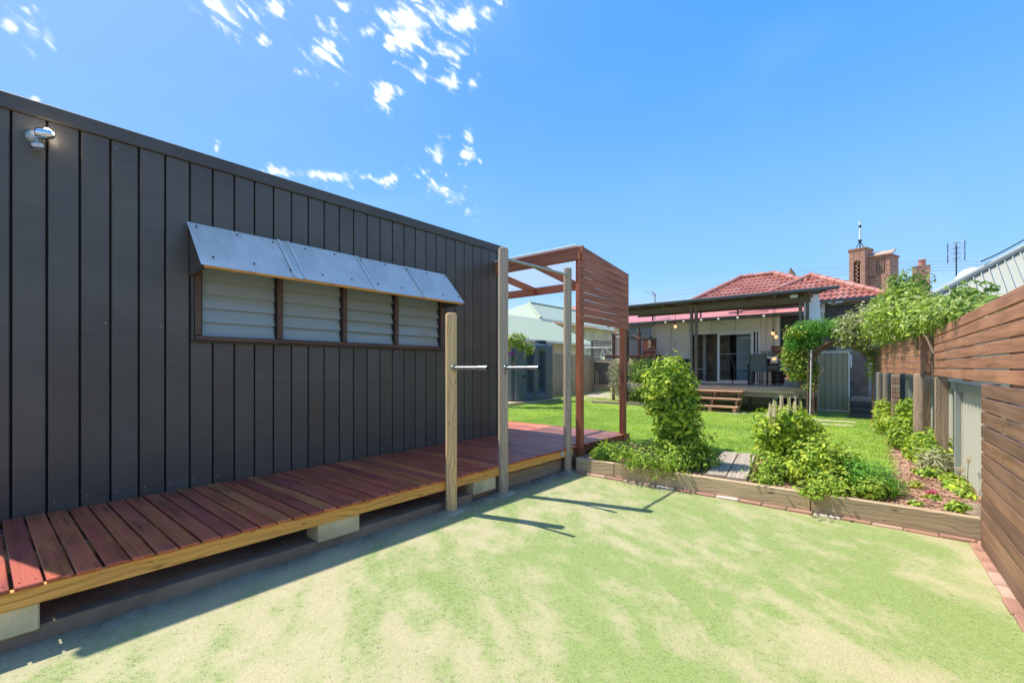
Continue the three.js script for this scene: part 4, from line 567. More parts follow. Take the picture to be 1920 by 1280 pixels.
// ------------------------------------------------------------------ vine over the fence, and the planted arch
{
  const v = thing('climbing_vine', 'big glossy green vine heaped over the top of the fence', 'vine', [0, 0, 0]);
  foliage(v, 'foliage', { blobs: [[0.72, 1.88, -5.7, 0.11, 0.08, 0.4, 0.4], [0.68, 1.99, -6.5, 0.22, 0.16, 0.55], [0.62, 2.07, -7.3, 0.28, 0.23, 0.6]], n: 3200, size: [0.045, 0.085], colors: [...GREENS.vine, ...GREENS.dark], leaf: LG.oval, seed: 230, lump: 0.45, freq: 3.2, up: 0.7, floor: 1.88 });
  foliage(v, 'foliage', { blobs: [[0.56, 2.12, -8.2, 0.28, 0.26, 0.6], [0.42, 2.18, -9.2, 0.36, 0.34, 0.7], [0.24, 2.36, -10.2, 0.40, 0.46, 0.7], [0.18, 2.72, -10.6, 0.30, 0.38, 0.40], [0.12, 2.36, -11.3, 0.44, 0.5, 0.7], [-0.02, 2.42, -12.3, 0.48, 0.52, 0.7]], n: 17000, size: [0.045, 0.105], colors: [...GREENS.vine, ...GREENS.mid], leaf: LG.oval, seed: 231, lump: 0.5, freq: 3.8, up: 0.6, floor: 1.90, shell: 0.5 });
  foliage(v, 'foliage', { blobs: [[-0.32, 2.42, -13.3, 0.52, 0.52, 0.55], [-0.66, 2.3, -13.6, 0.40, 0.44, 0.5]], n: 5600, size: [0.045, 0.10], colors: [...GREENS.vine, ...GREENS.sage], leaf: LG.oval, seed: 234, lump: 0.5, freq: 3.8, up: 0.6, floor: 1.62, shell: 0.5 });
  foliage(v, 'shoot', { blobs: [[0.72, 1.97, -5.4, 0.12, 0.07, 0.6], [0.66, 2.25, -7.0, 0.2, 0.14, 0.9], [0.24, 3.0, -10.4, 0.34, 0.16, 0.34], [0.40, 2.85, -10.1, 0.2, 0.12, 0.3]], n: 300, size: [0.06, 0.11], colors: GREENS.dark, leaf: LG.oval, seed: 232 });
  const r = rng(233), st = []; for (let i = 0; i < 46; i++) { const z = -6 - 8 * r(), x = z < -8.9 ? 0.353 + 0.1155 * (z + 8.9) : FX(z); if (z > -8) continue; st.push([[x + 0.12 + 0.1 * r(), 1.6 + 0.3 * r(), z], [x + 0.12 + 0.3 * (r() - 0.5), 2.05 + 0.3 * r(), z + 0.6 * (r() - 0.5)], 0.003 + 0.005 * r()]); } stems(v, 'stem', st, M.twig);
  stems(v, 'trunk', [[[0.55, 0.05, -8.6], [0.50, 1.9, -8.7], 0.022], [[0.58, 0.05, -8.7], [0.42, 1.9, -8.5], 0.016], [[0.50, 0.4, -8.75], [0.60, 1.7, -8.4], 0.012], [[0.32, 1.7, -8.86], [0.30, 1.85, -8.4], 0.012], [[0.45, 1.62, -8.1], [0.36, 1.95, -8.5], 0.014]], M.bark);
  const a = thing('planted_arch', 'garden arch overgrown with a feathery green climber before the patio', 'arch');
  foliage(a, 'foliage', { blobs: [[-1.75, 2.42, -14.0, 0.35, 0.28, 0.32], [-1.35, 2.45, -14.0, 0.42, 0.28, 0.34], [-0.95, 2.42, -13.95, 0.42, 0.26, 0.34], [-0.60, 2.36, -13.9, 0.38, 0.26, 0.32], [-1.95, 2.1, -14.0, 0.24, 0.36, 0.28], [-1.55, 2.1, -14.0, 0.3, 0.24, 0.28]], n: 10500, size: [0.05, 0.10], colors: GREENS.fern, leaf: LG.narrow, m: LEAF_MATT, seed: 241, lump: 0.4 });
  foliage(a, 'side_foliage', { blobs: [[-1.95, 1.75, -14.0, 0.24, 0.4, 0.25], [-1.75, 1.45, -14.0, 0.28, 0.36, 0.25], [-1.62, 1.85, -13.95, 0.22, 0.35, 0.22, 0.6], [-1.90, 1.22, -14.0, 0.2, 0.14, 0.2], [-1.5, 1.35, -13.95, 0.12, 0.5, 0.15, 0.5], [-1.55, 0.95, -13.9, 0.18, 0.12, 0.15, 0.4], [-2.12, 1.7, -14.0, 0.14, 0.5, 0.2, 0.6], [-1.85, 2.35, -13.8, 0.35, 0.2, 0.2, 0.5], [-0.34, 1.7, -13.9, 0.10, 0.7, 0.2, 0.5]], n: 3000, size: [0.05, 0.11], colors: [...GREENS.yellow, ...GREENS.mid], leaf: LG.oval, m: LEAF_MATT, seed: 242, lump: 0.5 });
  const tw = []; for (let i = 0; i < 120; i++) { const t = Math.PI * (0.08 + 0.84 * r()), x = -0.95 + 0.64 * Math.cos(t) + 0.12 * (r() - 0.5), y = 1.42 + 0.62 * Math.sin(t) + 0.22 * (r() - 0.2), t2 = t + 0.5 + 0.4 * r(); tw.push([[x, y, -13.9 + 0.3 * (r() - 0.5)], [-0.95 + 0.62 * Math.cos(t2) + 0.12 * (r() - 0.5), 1.42 + 0.6 * Math.sin(t2) + 0.22 * (r() - 0.2), -13.9 + 0.3 * (r() - 0.5)], 0.006 + 0.007 * r()]); } stems(a, 'twig', tw, M.twig);
  for (let i = 0; i < 5; i++) { const z = -13.75 - 0.3 * (i % 2), x = [-1.56, -1.50, -1.62, -0.33, -0.30][i]; mesh(a, 'pole', rodG([x, 0.1, z], [x + 0.03, 1.9, z], i === 0 ? 0.018 : 0.014), i === 0 ? M.offWhite : M.bark); }
  stems(a, 'stem', [[[-1.52, 0.12, -13.8], [-1.46, 1.2, -13.85], 0.02], [[-1.46, 0.12, -13.9], [-1.60, 1.5, -13.9], 0.014], [[-1.42, 0.12, -13.8], [-1.38, 1.6, -13.85], 0.012], [[-1.5, 1.0, -13.8], [-1.25, 1.45, -13.8], 0.01], [[-1.25, 1.45, -13.8], [-1.4, 1.75, -13.8], 0.009]], M.twig);
}
// ------------------------------------------------------------------ the house
const house = thing('house', 'grey clad house with red tiled roof behind the covered patio', 'house');
{
  const H = house, zw = -17.0, yd = 0.89;
  const wall = (x0, x1, y0, y1, z = zw, m = M.fibro, name = 'wall', d = 0.12) => box(H, name, [(x0 + x1) / 2, (y0 + y1) / 2, z - d / 2], [x1 - x0, y1 - y0, d], m, { b: 0.003 });
  wall(-7.05, -5.67, 0.2, 3.14); wall(-5.67, -3.35, 2.71, 3.14); wall(-3.35, -2.94, 0.2, 3.14); wall(-8.6, -7.05, 0.2, 2.5); wall(-8.6, -7.05, 3.1, 3.14); wall(-8.6, -8.3, 2.5, 3.1); box(H, 'end_wall', [-8.54, 1.67, -20.5], [0.12, 2.94, 6.7], M.fibro); wall(-5.67, -3.35, 0.2, yd - 0.02);
  for (const x of [-7.04, -6.346, -5.70]) box(H, 'batten', [x, 1.85, zw + 0.009], [0.04, 2.56, 0.018], M.batten); for (const x of [-4.90, -4.108, -3.314]) box(H, 'batten', [x, 2.92, zw + 0.009], [0.04, 0.42, 0.018], M.batten); box(H, 'batten', [-3.15, 1.85, zw + 0.009], [0.04, 2.56, 0.018], M.batten);
  // left window
  const lw = holder(H, 'window'); for (const [x, y, w, h] of [[-7.66, 3.06, 1.28, 0.06], [-7.66, 2.525, 1.28, 0.05], [-7.055, 2.8, 0.06, 0.6], [-7.68, 2.8, 0.04, 0.5], [-8.27, 2.8, 0.06, 0.6]]) box(lw, 'frame', [x, y, zw + 0.01], [w, h, 0.08], M.offWhite); box(lw, 'pane', [-7.66, 2.8, zw - 0.03], [1.16, 0.5, 0.006], M.glass, { b: 0.001 }); box(lw, 'curtain', [-7.66, 2.8, zw - 0.2], [1.3, 0.7, 0.01], std([0.12, 0.13, 0.14]));
  // sliding door, the room behind it
  const sd = holder(H, 'sliding_door'); const fr = (x, y, w, h, z = 0.02, d = 0.07) => box(sd, 'frame', [x, y, zw + z], [w, h, d], M.white);
  fr(-4.5, 2.675, 2.34, 0.075); fr(-4.5, yd + 0.025, 2.34, 0.05); fr(-5.64, 1.78, 0.06, 1.74); fr(-3.36, 1.78, 0.06, 1.74); fr(-4.65, 1.78, 0.08, 1.7, 0.035, 0.05); fr(-3.57, 1.78, 0.08, 1.7, 0.035, 0.05); fr(-3.46, 1.78, 0.045, 1.7, 0.0, 0.05); fr(-4.1, 0.955, 1.0, 0.07, 0.035, 0.05); fr(-4.1, 2.61, 1.0, 0.06, 0.035, 0.05);
  box(sd, 'pane', [-4.11, 1.78, zw + 0.033], [1.0, 1.62, 0.006], M.glass, { b: 0.001 }); box(sd, 'pane', [-3.415, 1.78, zw + 0.0], [0.07, 1.66, 0.006], M.glass, { b: 0.001 });
  box(H, 'room_floor', [-4.6, yd - 0.03, -19.2], [3.6, 0.06, 4.2], M.floor); box(H, 'room_wall', [-5.2, 1.9, -18.1], [1.3, 2.1, 0.06], std([0.44, 0.35, 0.27], { map: T.concrete })); box(H, 'room_wall', [-4.6, 1.9, -20.1], [3.4, 2.1, 0.06], std([0.30, 0.26, 0.22], { map: T.concrete })); box(H, 'room_wall', [-6.3, 1.9, -18.7], [0.06, 2.1, 3.0], M.roomWall); box(H, 'room_wall', [-2.9, 1.9, -18.7], [0.06, 2.1, 3.0], M.roomWall); box(H, 'room_ceiling', [-4.6, 2.96, -18.7], [3.4, 0.06, 3.0], M.roomWall);
  box(H, 'inner_post', [-5.35, 1.85, -17.7], [0.10, 1.9, 0.1], M.roomWall); box(H, 'curtain', [-3.95, 1.78, -17.55], [0.5, 1.75, 0.05], std([0.5, 0.52, 0.53])); box(H, 'inner_rail', [-4.05, 1.92, -17.32], [1.3, 0.025, 0.02], M.white);
  // wing to the right
  box(H, 'pillar', [-2.84, 1.85, zw + 0.0], [0.16, 2.7, 0.16], M.offWhite); wall(-2.9, -1.3, 0.1, 3.48, -17.42, M.darkWall); wall(-1.3, 0.9, 2.3, 3.48, -17.42, M.darkWall); wall(-1.3, 0.9, 0.1, 2.3, -17.42, M.greyRender); box(H, 'eave_board', [-0.9, 3.42, -17.36], [3.9, 0.05, 0.1], M.greyRender);
  for (const x of [-1.35, -0.62]) box(H, 'bracket', [x, 3.46, -17.32], [0.09, 0.11, 0.16], M.offWhite);
  mesh(H, 'downpipe', rodG([-1.62, 0.2, -17.3], [-1.62, 3.75, -17.3], 0.035), M.offWhite); box(H, 'pipe_collar', [-1.62, 3.36, -17.3], [0.1, 0.36, 0.09], M.white); box(H, 'flue_box', [-2.2, 3.2, -17.25], [0.55, 0.12, 0.2], M.offWhite); box(H, 'pillar', [-2.02, 3.0, -17.2], [0.18, 0.3, 0.18], M.offWhite);
  box(H, 'buttress', [-0.42, 1.2, -17.0], [0.1, 2.2, 0.7], M.greyRender, { rot: [0, 0, 0.0] });
  // roofs of tiles: each slope is a base and its tiles
  const tg = [0, 1, 2].map((v) => { const w = 0.315, P = [], n = 16, y = (x) => 0.02 + 0.018 * Math.cos((x / w) * 12.566) + 0.006 * Math.sin((x / w) * 12.566), d = 0.37, q = (a) => P.push(...a); for (let i = 0; i < n; i++) { const a = (i / n) * w, b = ((i + 1) / n) * w, A = [a - w / 2, y(a), -d / 2], B = [b - w / 2, y(b), -d / 2], c = [b - w / 2, y(b) + 0.035, d / 2], D = [a - w / 2, y(a) + 0.035, d / 2], E = [b - w / 2, y(b) - 0.012, d / 2], F = [a - w / 2, y(a) - 0.012, d / 2]; [A, D, c, A, c, B, D, F, E, D, E, c].forEach(q); } const g = new THREE.BufferGeometry(); g.setAttribute('position', new THREE.Float32BufferAttribute(P, 3)); g.setAttribute('uv', new THREE.Float32BufferAttribute(P.filter((_, i) => i % 3 !== 1).map((a) => a + v * 0.31), 2)); g.computeVertexNormals(); return g; });
  const r = rng(301);
  const slope = (name, corners, keep, max = 290) => {              // corners: eave left, eave right, then the upper ones
    const base = mesh(H, name, poly3(corners, 0.06), M.tile[2]), O = new THREE.Vector3(...corners[0]), a = new THREE.Vector3(...corners[1]).sub(O), L = a.length(); a.normalize();
    const n = a.clone().cross(new THREE.Vector3(...corners[corners.length - 1]).sub(O)).normalize(), d = a.clone().cross(n), poly = corners.map((c) => { const v = new THREE.Vector3(...c).sub(O); return [v.dot(a), -v.dot(d)]; });
    const inside = (x, y) => { let k = false; for (let i = 0, j = poly.length - 1; i < poly.length; j = i++) { const [xi, yi] = poly[i], [xj, yj] = poly[j]; if (yi > y !== yj > y && x < ((xj - xi) * (y - yi)) / (yj - yi) + xi) k = !k; } return k; };
    let made = 0; for (let row = 0; row < 20; row++) for (let i = 0; i < 40; i++) { const x = 0.157 + i * 0.315 + (0), y = 0.15 + row * 0.33; if (x > L || !inside(x, y) || !keep(x, y)) continue; if (made++ > max) return; const t = mesh(base, 'roof_tile', tg[Math.floor(r() * 3)], pick(M.tile, r)); t.matrixAutoUpdate = true; t.quaternion.setFromRotationMatrix(new THREE.Matrix4().makeBasis(a, n, d)); t.position.copy(O).addScaledVector(a, x).addScaledVector(d, -y).addScaledVector(n, 0.006 + 0.004 * r()); }
    return base;
  };
  const ridge = (pts, parent) => { for (let i = 0; i < pts.length - 1; i++) { const A = new THREE.Vector3(...pts[i]), B = new THREE.Vector3(...pts[i + 1]), n = Math.max(1, Math.round(A.distanceTo(B) / 0.4)); for (let k = 0; k < n; k++) { const p = A.clone().lerp(B, k / n), q = A.clone().lerp(B, (k + 1.06) / n), g = new THREE.CylinderGeometry(0.10, 0.115, p.distanceTo(q), 10, 1, false, 0, Math.PI * 2); const o = mesh(parent, 'ridge_tile', g, pick(M.tile, r)); o.position.copy(p).add(q).multiplyScalar(0.5); o.quaternion.setFromUnitVectors(new THREE.Vector3(0, 1, 0), q.sub(p).normalize().negate()); } } };
  const mr = slope('main_roof', [[-6.25, 3.74, -17.6], [-1.98, 3.74, -17.6], [-2.4, 4.50, -19.0], [-3.42, 5.04, -20.0], [-4.6, 5.04, -20.0]], () => true);
  mesh(H, 'side_roof', poly3([[-6.25, 3.73, -24], [-6.25, 3.73, -17.61], [-4.6, 5.03, -20.0], [-4.6, 5.03, -24]], 0.06), M.tile[2]);
  { const g = ribbed(6.78, 1.45, 0.075, 0.016, WAVE); g.applyMatrix4(new THREE.Matrix4().makeBasis(new THREE.Vector3(1, 0, 0), new THREE.Vector3(0, 0.45, -1.25).normalize(), new THREE.Vector3(0, 1.25, 0.45).normalize()).setPosition(-8.75, 3.18, -16.52)); mesh(H, 'verandah_roof', g, std([0.66, 0.27, 0.24], { roughness: 0.4 })); mesh(H, 'verandah_roof_base', poly3([[-8.75, 3.16, -16.53], [-1.97, 3.16, -16.53], [-1.97, 3.63, -17.85], [-8.75, 3.63, -17.85]], 0.04), M.tile[2]); box(H, 'valley_board', [-4.0, 3.26, -16.75], [1.9, 0.05, 0.06], M.tile[2], { rot: [0, 0.0, 0.02] }); }
  mesh(H, 'side_roof', poly3([[-2.4, 4.49, -19.0], [-2.0, 4.2, -24], [-3.42, 5.03, -24], [-3.42, 5.03, -20.0]], 0.06), M.tile[2]);
  ridge([[-6.25, 3.78, -17.6], [-4.6, 5.09, -20.0], [-3.42, 5.09, -20.0], [-2.2, 4.45, -18.75]], mr);
  const wr = slope('wing_roof', [[-4.14, 3.52, -17.0], [-0.05, 3.52, -17.0], [-2.12, 4.64, -19.05]], (x) => x > 0.5);
  mesh(H, 'side_roof', poly3([[-0.05, 3.52, -17.0], [-0.05, 3.52, -24], [-2.12, 4.63, -24], [-2.12, 4.63, -19.05]], 0.06), M.tile[2]);
  ridge([[-3.3, 4.02, -17.9], [-2.12, 4.69, -19.05]], wr); ridge([[-2.12, 4.69, -19.05], [-0.05, 3.57, -17.0]], wr);
  // gutters
  box(H, 'gutter', [-5.33, 3.12, -16.5], [6.86, 0.10, 0.11], M.gutterGrey); box(H, 'gutter', [-0.95, 3.49, -16.95], [2.0, 0.09, 0.10], M.gutterGrey); 
  box(H, 'soffit', [-4.95, 3.155, -16.75], [6.0, 0.03, 0.42], M.batten);
  for (const x of [-6.85, -5.1, -3.9]) { box(H, 'roof_bracket', [x, 3.38, -16.45], [0.05, 0.36, 0.05], M.gutterGrey); }
  box(H, 'skylight', [-4.25, 3.66, -16.9], [0.42, 0.1, 0.24], M.white, { rot: [0.48, 0, 0] });
  mesh(H, 'wall_light', merge([new THREE.SphereGeometry(0.045, 10, 8), moved(new THREE.CylinderGeometry(0.05, 0.03, 0.1, 10), -0.13, 0.04, 0.02, 0.5, 0, 0.9), rodG([-0.13, 0.02, 0], [0, 0, 0], 0.012)]), M.offWhite, [-4.47, 2.93, zw + 0.06]);
  mesh(H, 'flue_cowl', merge([moved(new THREE.ConeGeometry(0.16, 0.34, 5), 0, 0.22, 0, 0, 0, 0.15), moved(new THREE.CylinderGeometry(0.07, 0.09, 0.3, 8), -0.02, 0, 0)]), M.bark, [-3.02, 5.06, -21]);
}
single('tv_aerial', 'small arrow-shaped TV aerial on a pole above the patio roof', 'aerial', merge([rodG([0, 0, 0], [0, 1.0, 0], 0.022), rodG([0.05, 0.92, 0], [-0.42, 1.14, 0.05], 0.012), ...[0, 1, 2, 3, 4, 5].map((i) => rodG([-0.36 + i * 0.07, 1.11 - i * 0.033, -0.13 - 0.015 * i], [-0.36 + i * 0.07, 1.11 - i * 0.033, 0.17 + 0.015 * i], 0.006, 5)), rodG([0.0, 0.88, -0.1], [-0.04, 1.06, 0.16], 0.016)]), M.steelDull, [-6.83, 3.25, -16.6]);
// ------------------------------------------------------------------ patio: roof on posts, deck, steps
{
  const p = thing('patio_roof', 'dark flat patio roof on timber posts in front of the house', 'patio roof'), zf = -14.05;
  mesh(p, 'roof_sheet', poly3([[-7.3, 3.50, zf], [-0.98, 3.50, zf], [-1.6, 3.51, -15.2], [-1.75, 3.52, -16.2], [-7.3, 3.52, -16.2]], 0.025), M.patio);
  box(p, 'gutter', [-4.14, 3.465, zf + 0.05], [6.34, 0.085, 0.11], M.gutterGrey, { b: 0.012 });
  beam(p, 'beam', [-7.2, 3.295, -14.42], [-1.62, 3.295, -14.42], 0.05, 0.2, M.patioBeam); beam(p, 'beam', [-7.2, 3.37, -15.9], [-1.75, 3.37, -15.9], 0.05, 0.14, M.patioBeam);
  for (let i = 0; i < 8; i++) { const x = -7.1 + i * 0.78; beam(p, 'rafter', [x, 3.425, zf - 0.03], [x, 3.435, -16.15], 0.045, 0.11, M.patioBeam); }
  for (const x of [-6.98]) box(p, 'post', [x, 1.65, -14.4], [0.12, 3.0, 0.12], M.patio); for (const x of [-4.76, -4.62, -1.86, -1.70]) box(p, 'post', [x, 1.7, -14.46], [0.075, 3.1, 0.1], M.patioBeam);
  const b = []; for (const x of [-4.76, -4.62]) for (const y of [3.24, 3.35]) b.push(moved(new THREE.SphereGeometry(0.018, 8, 6), x, y, -14.39)); stuff(mesh(p, 'bolt', merge(b), M.steel));
  single('outdoor_blind', 'pale weathered blind panel under the right end of the patio roof', 'blind', poly3([[-1.80, 2.86, -14.65], [-1.42, 2.62, -15.0], [-1.50, 3.46, -15.0], [-1.78, 3.47, -14.65]], 0.02), M.white);
  single('patio_light', 'square white security light under the left end of the patio roof', 'light', cbox(0.16, 0.12, 0.1, 0.02), std([0.75, 0.74, 0.55]), [-6.98, 3.18, -14.2]);
  single('patio_light', 'round white light under the patio roof above the double posts', 'light', new THREE.CylinderGeometry(0.10, 0.085, 0.07, 18), M.offWhite, [-1.98, 3.35, -14.2]);
  const d = thing('patio_deck', 'raised grey timber deck under the patio roof', 'deck'), r = rng(311);
  for (let i = 0; i < 19; i++) box(d, 'deck_board', [-4.45, 0.888, -14.46 - i * 0.138], [5.6, 0.024, 0.13], M.deckGrey, { rot: [0, 0, 0.0004 * (r() - 0.5)] });
  box(d, 'fascia', [-4.32, 0.80, -14.40], [5.3, 0.15, 0.03], M.deckGrey); box(d, 'fascia', [-4.30, 0.66, -14.46], [5.24, 0.13, 0.04], M.deckGrey); box(d, 'end_fascia', [-1.655, 0.72, -15.6], [0.03, 0.25, 2.3], M.deckGrey);
  for (const x of [-6.6, -3.2, -1.8]) box(d, 'stump', [x, 0.4, -14.9], [0.1, 0.6, 0.1], M.oldDark);
  const s = thing('porch_steps', 'three-tread brown timber steps up to the patio deck', 'steps');
  for (const [y, z, x0, x1] of [[0.74, -14.22, -4.74, -3.22], [0.53, -13.96, -4.74, -3.22], [0.32, -13.72, -4.76, -3.24]]) box(s, 'tread', [(x0 + x1) / 2, y, z], [x1 - x0, 0.045, 0.27], M.step, { b: 0.006 });
  for (const x of [-4.62, -3.98, -3.32]) { mesh(s, 'stringer', poly3([[x + 0.045, 0.14, -13.64], [x + 0.045, 0.14, -13.92], [x + 0.045, 0.60, -14.38], [x + 0.045, 0.72, -14.38], [x + 0.045, 0.72, -14.12], [x + 0.045, 0.51, -14.1], [x + 0.045, 0.51, -13.86], [x + 0.045, 0.30, -13.84], [x + 0.045, 0.30, -13.62]], 0.09), M.step); }
}
{ // table and chairs on the patio
  const t = thing('outdoor_table', 'outdoor dining table with timber top on the patio deck', 'table', [-2.85, 0.9, -15.75]);
  for (let i = 0; i < 6; i++) box(t, 'table_board', [0, 0.665, -0.36 + i * 0.145], [1.3, 0.03, 0.138], M.tableTop); for (const x of [-0.5, 0.5]) for (const z of [-0.3, 0.3]) box(t, 'leg', [x, 0.32, z], [0.06, 0.65, 0.06], M.frameDark); box(t, 'apron', [0, 0.62, 0.33], [1.1, 0.05, 0.03], M.frameDark);
  const chair = (name, label, pos, turn, proto) => {
    if (proto) { const c = proto.clone(); c.name = numbered(name); c.userData = { ...proto.userData, label }; c.position.set(...pos); c.rotation.y = turn; scene.add(c); return c; }
    const c = thing(name, label, 'chair', pos, 'dark woven chairs round the outdoor table', turn);
    const sling = (pts, w) => { const P = []; for (let i = 0; i < pts.length - 1; i++) { const [y0, z0, w0] = pts[i], [y1, z1, w1] = pts[i + 1], A = [-w0, y0, z0], B = [w0, y0, z0], D = [w1, y1, z1], E = [-w1, y1, z1]; for (const q of [A, B, D, A, D, E]) P.push(...q); const k = ([x, y, z]) => [x, y + 0.004, z - 0.022]; for (const q of [A, D, B, A, E, D].map(k)) P.push(...q); } const g = new THREE.BufferGeometry(); g.setAttribute('position', new THREE.Float32BufferAttribute(P, 3)); g.computeVertexNormals(); return g; };
    mesh(c, 'backrest', sling([[0.43, 0.20, 0.22], [0.6, 0.235, 0.225], [0.78, 0.28, 0.215], [0.93, 0.34, 0.19]]), M.rattan); mesh(c, 'seat', cbox(0.46, 0.035, 0.46, 0.012), M.rattan, [0, 0.43, 0]);
    for (const s of [-1, 1]) { mesh(c, 'front_leg', tubeG([[s * 0.22, 0, -0.24], [s * 0.225, 0.3, -0.22], [s * 0.225, 0.45, -0.2]], 0.013), M.frameDark); mesh(c, 'rear_leg', tubeG([[s * 0.23, 0, 0.27], [s * 0.225, 0.25, 0.22], [s * 0.225, 0.45, 0.2], [s * 0.222, 0.72, 0.26], [s * 0.195, 0.94, 0.35]], 0.013), M.frameDark); mesh(c, 'side_rail', rodG([s * 0.225, 0.42, -0.22], [s * 0.225, 0.42, 0.22], 0.012), M.frameDark); }
    return c;
  };
  const c0 = chair('patio_chair', 'woven chair with its back to the camera at the patio table', [-3.05, 0.9, -15.35], 0.12);
  chair('patio_chair', 'dark patio chair seen from the side at the left table end', [-3.62, 0.9, -15.75], -1.35, c0); chair('patio_chair', 'dark patio chair pushed under the far side of the table', [-2.95, 0.9, -16.3], Math.PI, c0); chair('patio_chair', 'dark patio chair in the shade at the right table end', [-2.35, 0.9, -15.4], 0.3, c0);
  const v = thing('pot_plant', 'small spiky plant in a dark pot on the patio table', 'pot plant', [-2.9, 1.58, -15.9]); mesh(v, 'pot', new THREE.LatheGeometry([[0.001, 0], [0.06, 0], [0.075, 0.13], [0.065, 0.13], [0.06, 0.1], [0.001, 0.1]].map((q) => new THREE.Vector2(...q)), 18), M.black); foliage(v, 'foliage', { blobs: [[0, 0.22, 0, 0.13, 0.10, 0.13]], n: 46, size: [0.14, 0.26], colors: [[0.05, 0.2, 0.12], [0.08, 0.26, 0.16]], leaf: LG.needle, seed: 401, up: -0.1 });
  const q = thing('barbecue', 'black kettle barbecue at the left edge of the patio deck', 'barbecue', [-5.28, 0.9, -15.4]); mesh(q, 'hood', new THREE.SphereGeometry(0.32, 24, 12, 0, 6.2832, 0, 1.6), M.black, [0, 0.52, 0]); mesh(q, 'bowl', moved(new THREE.SphereGeometry(0.31, 24, 10, 0, 6.2832, 0, 1.4), 0, 0, 0, Math.PI), M.black, [0, 0.5, 0]); for (let i = 0; i < 3; i++) mesh(q, 'leg', rodG([0.16 * Math.cos(i * 2.1), 0.25, 0.16 * Math.sin(i * 2.1)], [0.3 * Math.cos(i * 2.1), 0, 0.3 * Math.sin(i * 2.1)], 0.015), M.steelDull); box(q, 'side_shelf', [0.42, 0.48, 0], [0.26, 0.02, 0.3], M.offWhite);
  const sc = thing('privacy_screen', 'dark red slatted screen at the right end of the patio deck', 'screen'); for (let i = 0; i < 9; i++) box(sc, 'slat', [-2.52, 0.99 + i * 0.135, -16.62], [0.84, 0.12, 0.02], M.darkRed); for (const x of [-2.9, -2.14]) box(sc, 'post', [x, 1.5, -16.66], [0.06, 1.25, 0.06], M.darkRed);
  const pb = thing('planter_shelf', 'rough timber planter shelf hanging on the double patio post', 'shelf', [-1.9, 1.13, -14.25]); box(pb, 'shelf_board', [0, 0, 0], [0.56, 0.06, 0.24], M.step); box(pb, 'back_board', [0, 0.12, -0.1], [0.56, 0.2, 0.03], M.step);
  const t1 = single('terracotta_pot', 'upper terracotta pot half hidden by the arch climber', 'pot', new THREE.LatheGeometry([[0.001, 0], [0.11, 0], [0.14, 0.24], [0.155, 0.24], [0.155, 0.28], [0.13, 0.28], [0.10, 0.04], [0.001, 0.04]].map((q) => new THREE.Vector2(...q)), 20), M.terracotta, [-1.78, 1.6, -14.3]); single('terracotta_pot', 'lower terracotta pot standing on the rough planter shelf', 'pot', t1.geometry, M.terracotta, [-1.76, 1.165, -14.25]);
  const wb = thing('feature_panel', 'pale curved panel leaning at the right end of the patio deck', 'panel'); { const s = new THREE.Shape(); s.moveTo(0, 0); s.lineTo(0.62, 0); s.lineTo(0.62, 0.34); s.lineTo(0.16, 0.34); s.quadraticCurveTo(0.02, 0.24, 0, 0); const g = new THREE.ExtrudeGeometry(s, { depth: 0.03, bevelEnabled: true, bevelSize: 0.004, bevelThickness: 0.004, bevelSegments: 1 }); mesh(wb, 'board', g, M.greyRender, [-2.3, 0.905, -14.75]); box(wb, 'rail', [-2.2, 1.40, -14.75], [0.34, 0.05, 0.06], M.offWhite); }
  const sl = thing('string_lights', 'string of small round bulbs under the house eave', 'lights'); const g = []; const pts = []; for (let i = 0; i < 24; i++) { const x = -7.0 + i * 0.19; pts.push([x, 3.16 - 0.05 * Math.abs(Math.sin(i * 0.9)), -16.42]); } mesh(sl, 'cable', tubeG(pts, 0.006, 90, 5), M.wire); for (const x of [-6.34, -5.675, -5.06, -4.495, -3.888, -3.108]) mesh(sl, 'bulb', new THREE.SphereGeometry(0.042, 12, 8), M.bulbOff, [x, 3.09, -16.40]);
  const pend = (label, x, y, z, top) => { const t = thing('pendant_lamp', label, 'lamp', [x, y, z]); mesh(t, 'cable', rodG([0, 0.08, 0], [0, top - y, 0], 0.006, 6), M.wire); mesh(t, 'socket', new THREE.CylinderGeometry(0.022, 0.026, 0.09, 12), M.black, [0, 0.10, 0]); mesh(t, 'bulb', moved(new THREE.SphereGeometry(0.062, 14, 10), 0, 0, 0), M.bulb); const L = new THREE.PointLight(C(1, 0.62, 0.3), 0.05, 0, 2); L.position.set(0, 0, 0); L.shadow.radius = 2; t.add(L); };
  pend('glowing filament lamp hanging left of the sliding door', -5.87, 2.90, -16.1, 3.5); pend('glowing filament lamp at the top of the white pillar', -2.74, 2.40, -16.2, 3.5); pend('lowest glowing filament lamp beside the white pillar', -2.79, 1.72, -16.2, 3.5); pend('glowing filament lamp just left of the uppermost pillar lamp', -2.83, 2.52, -16.25, 3.5);
}
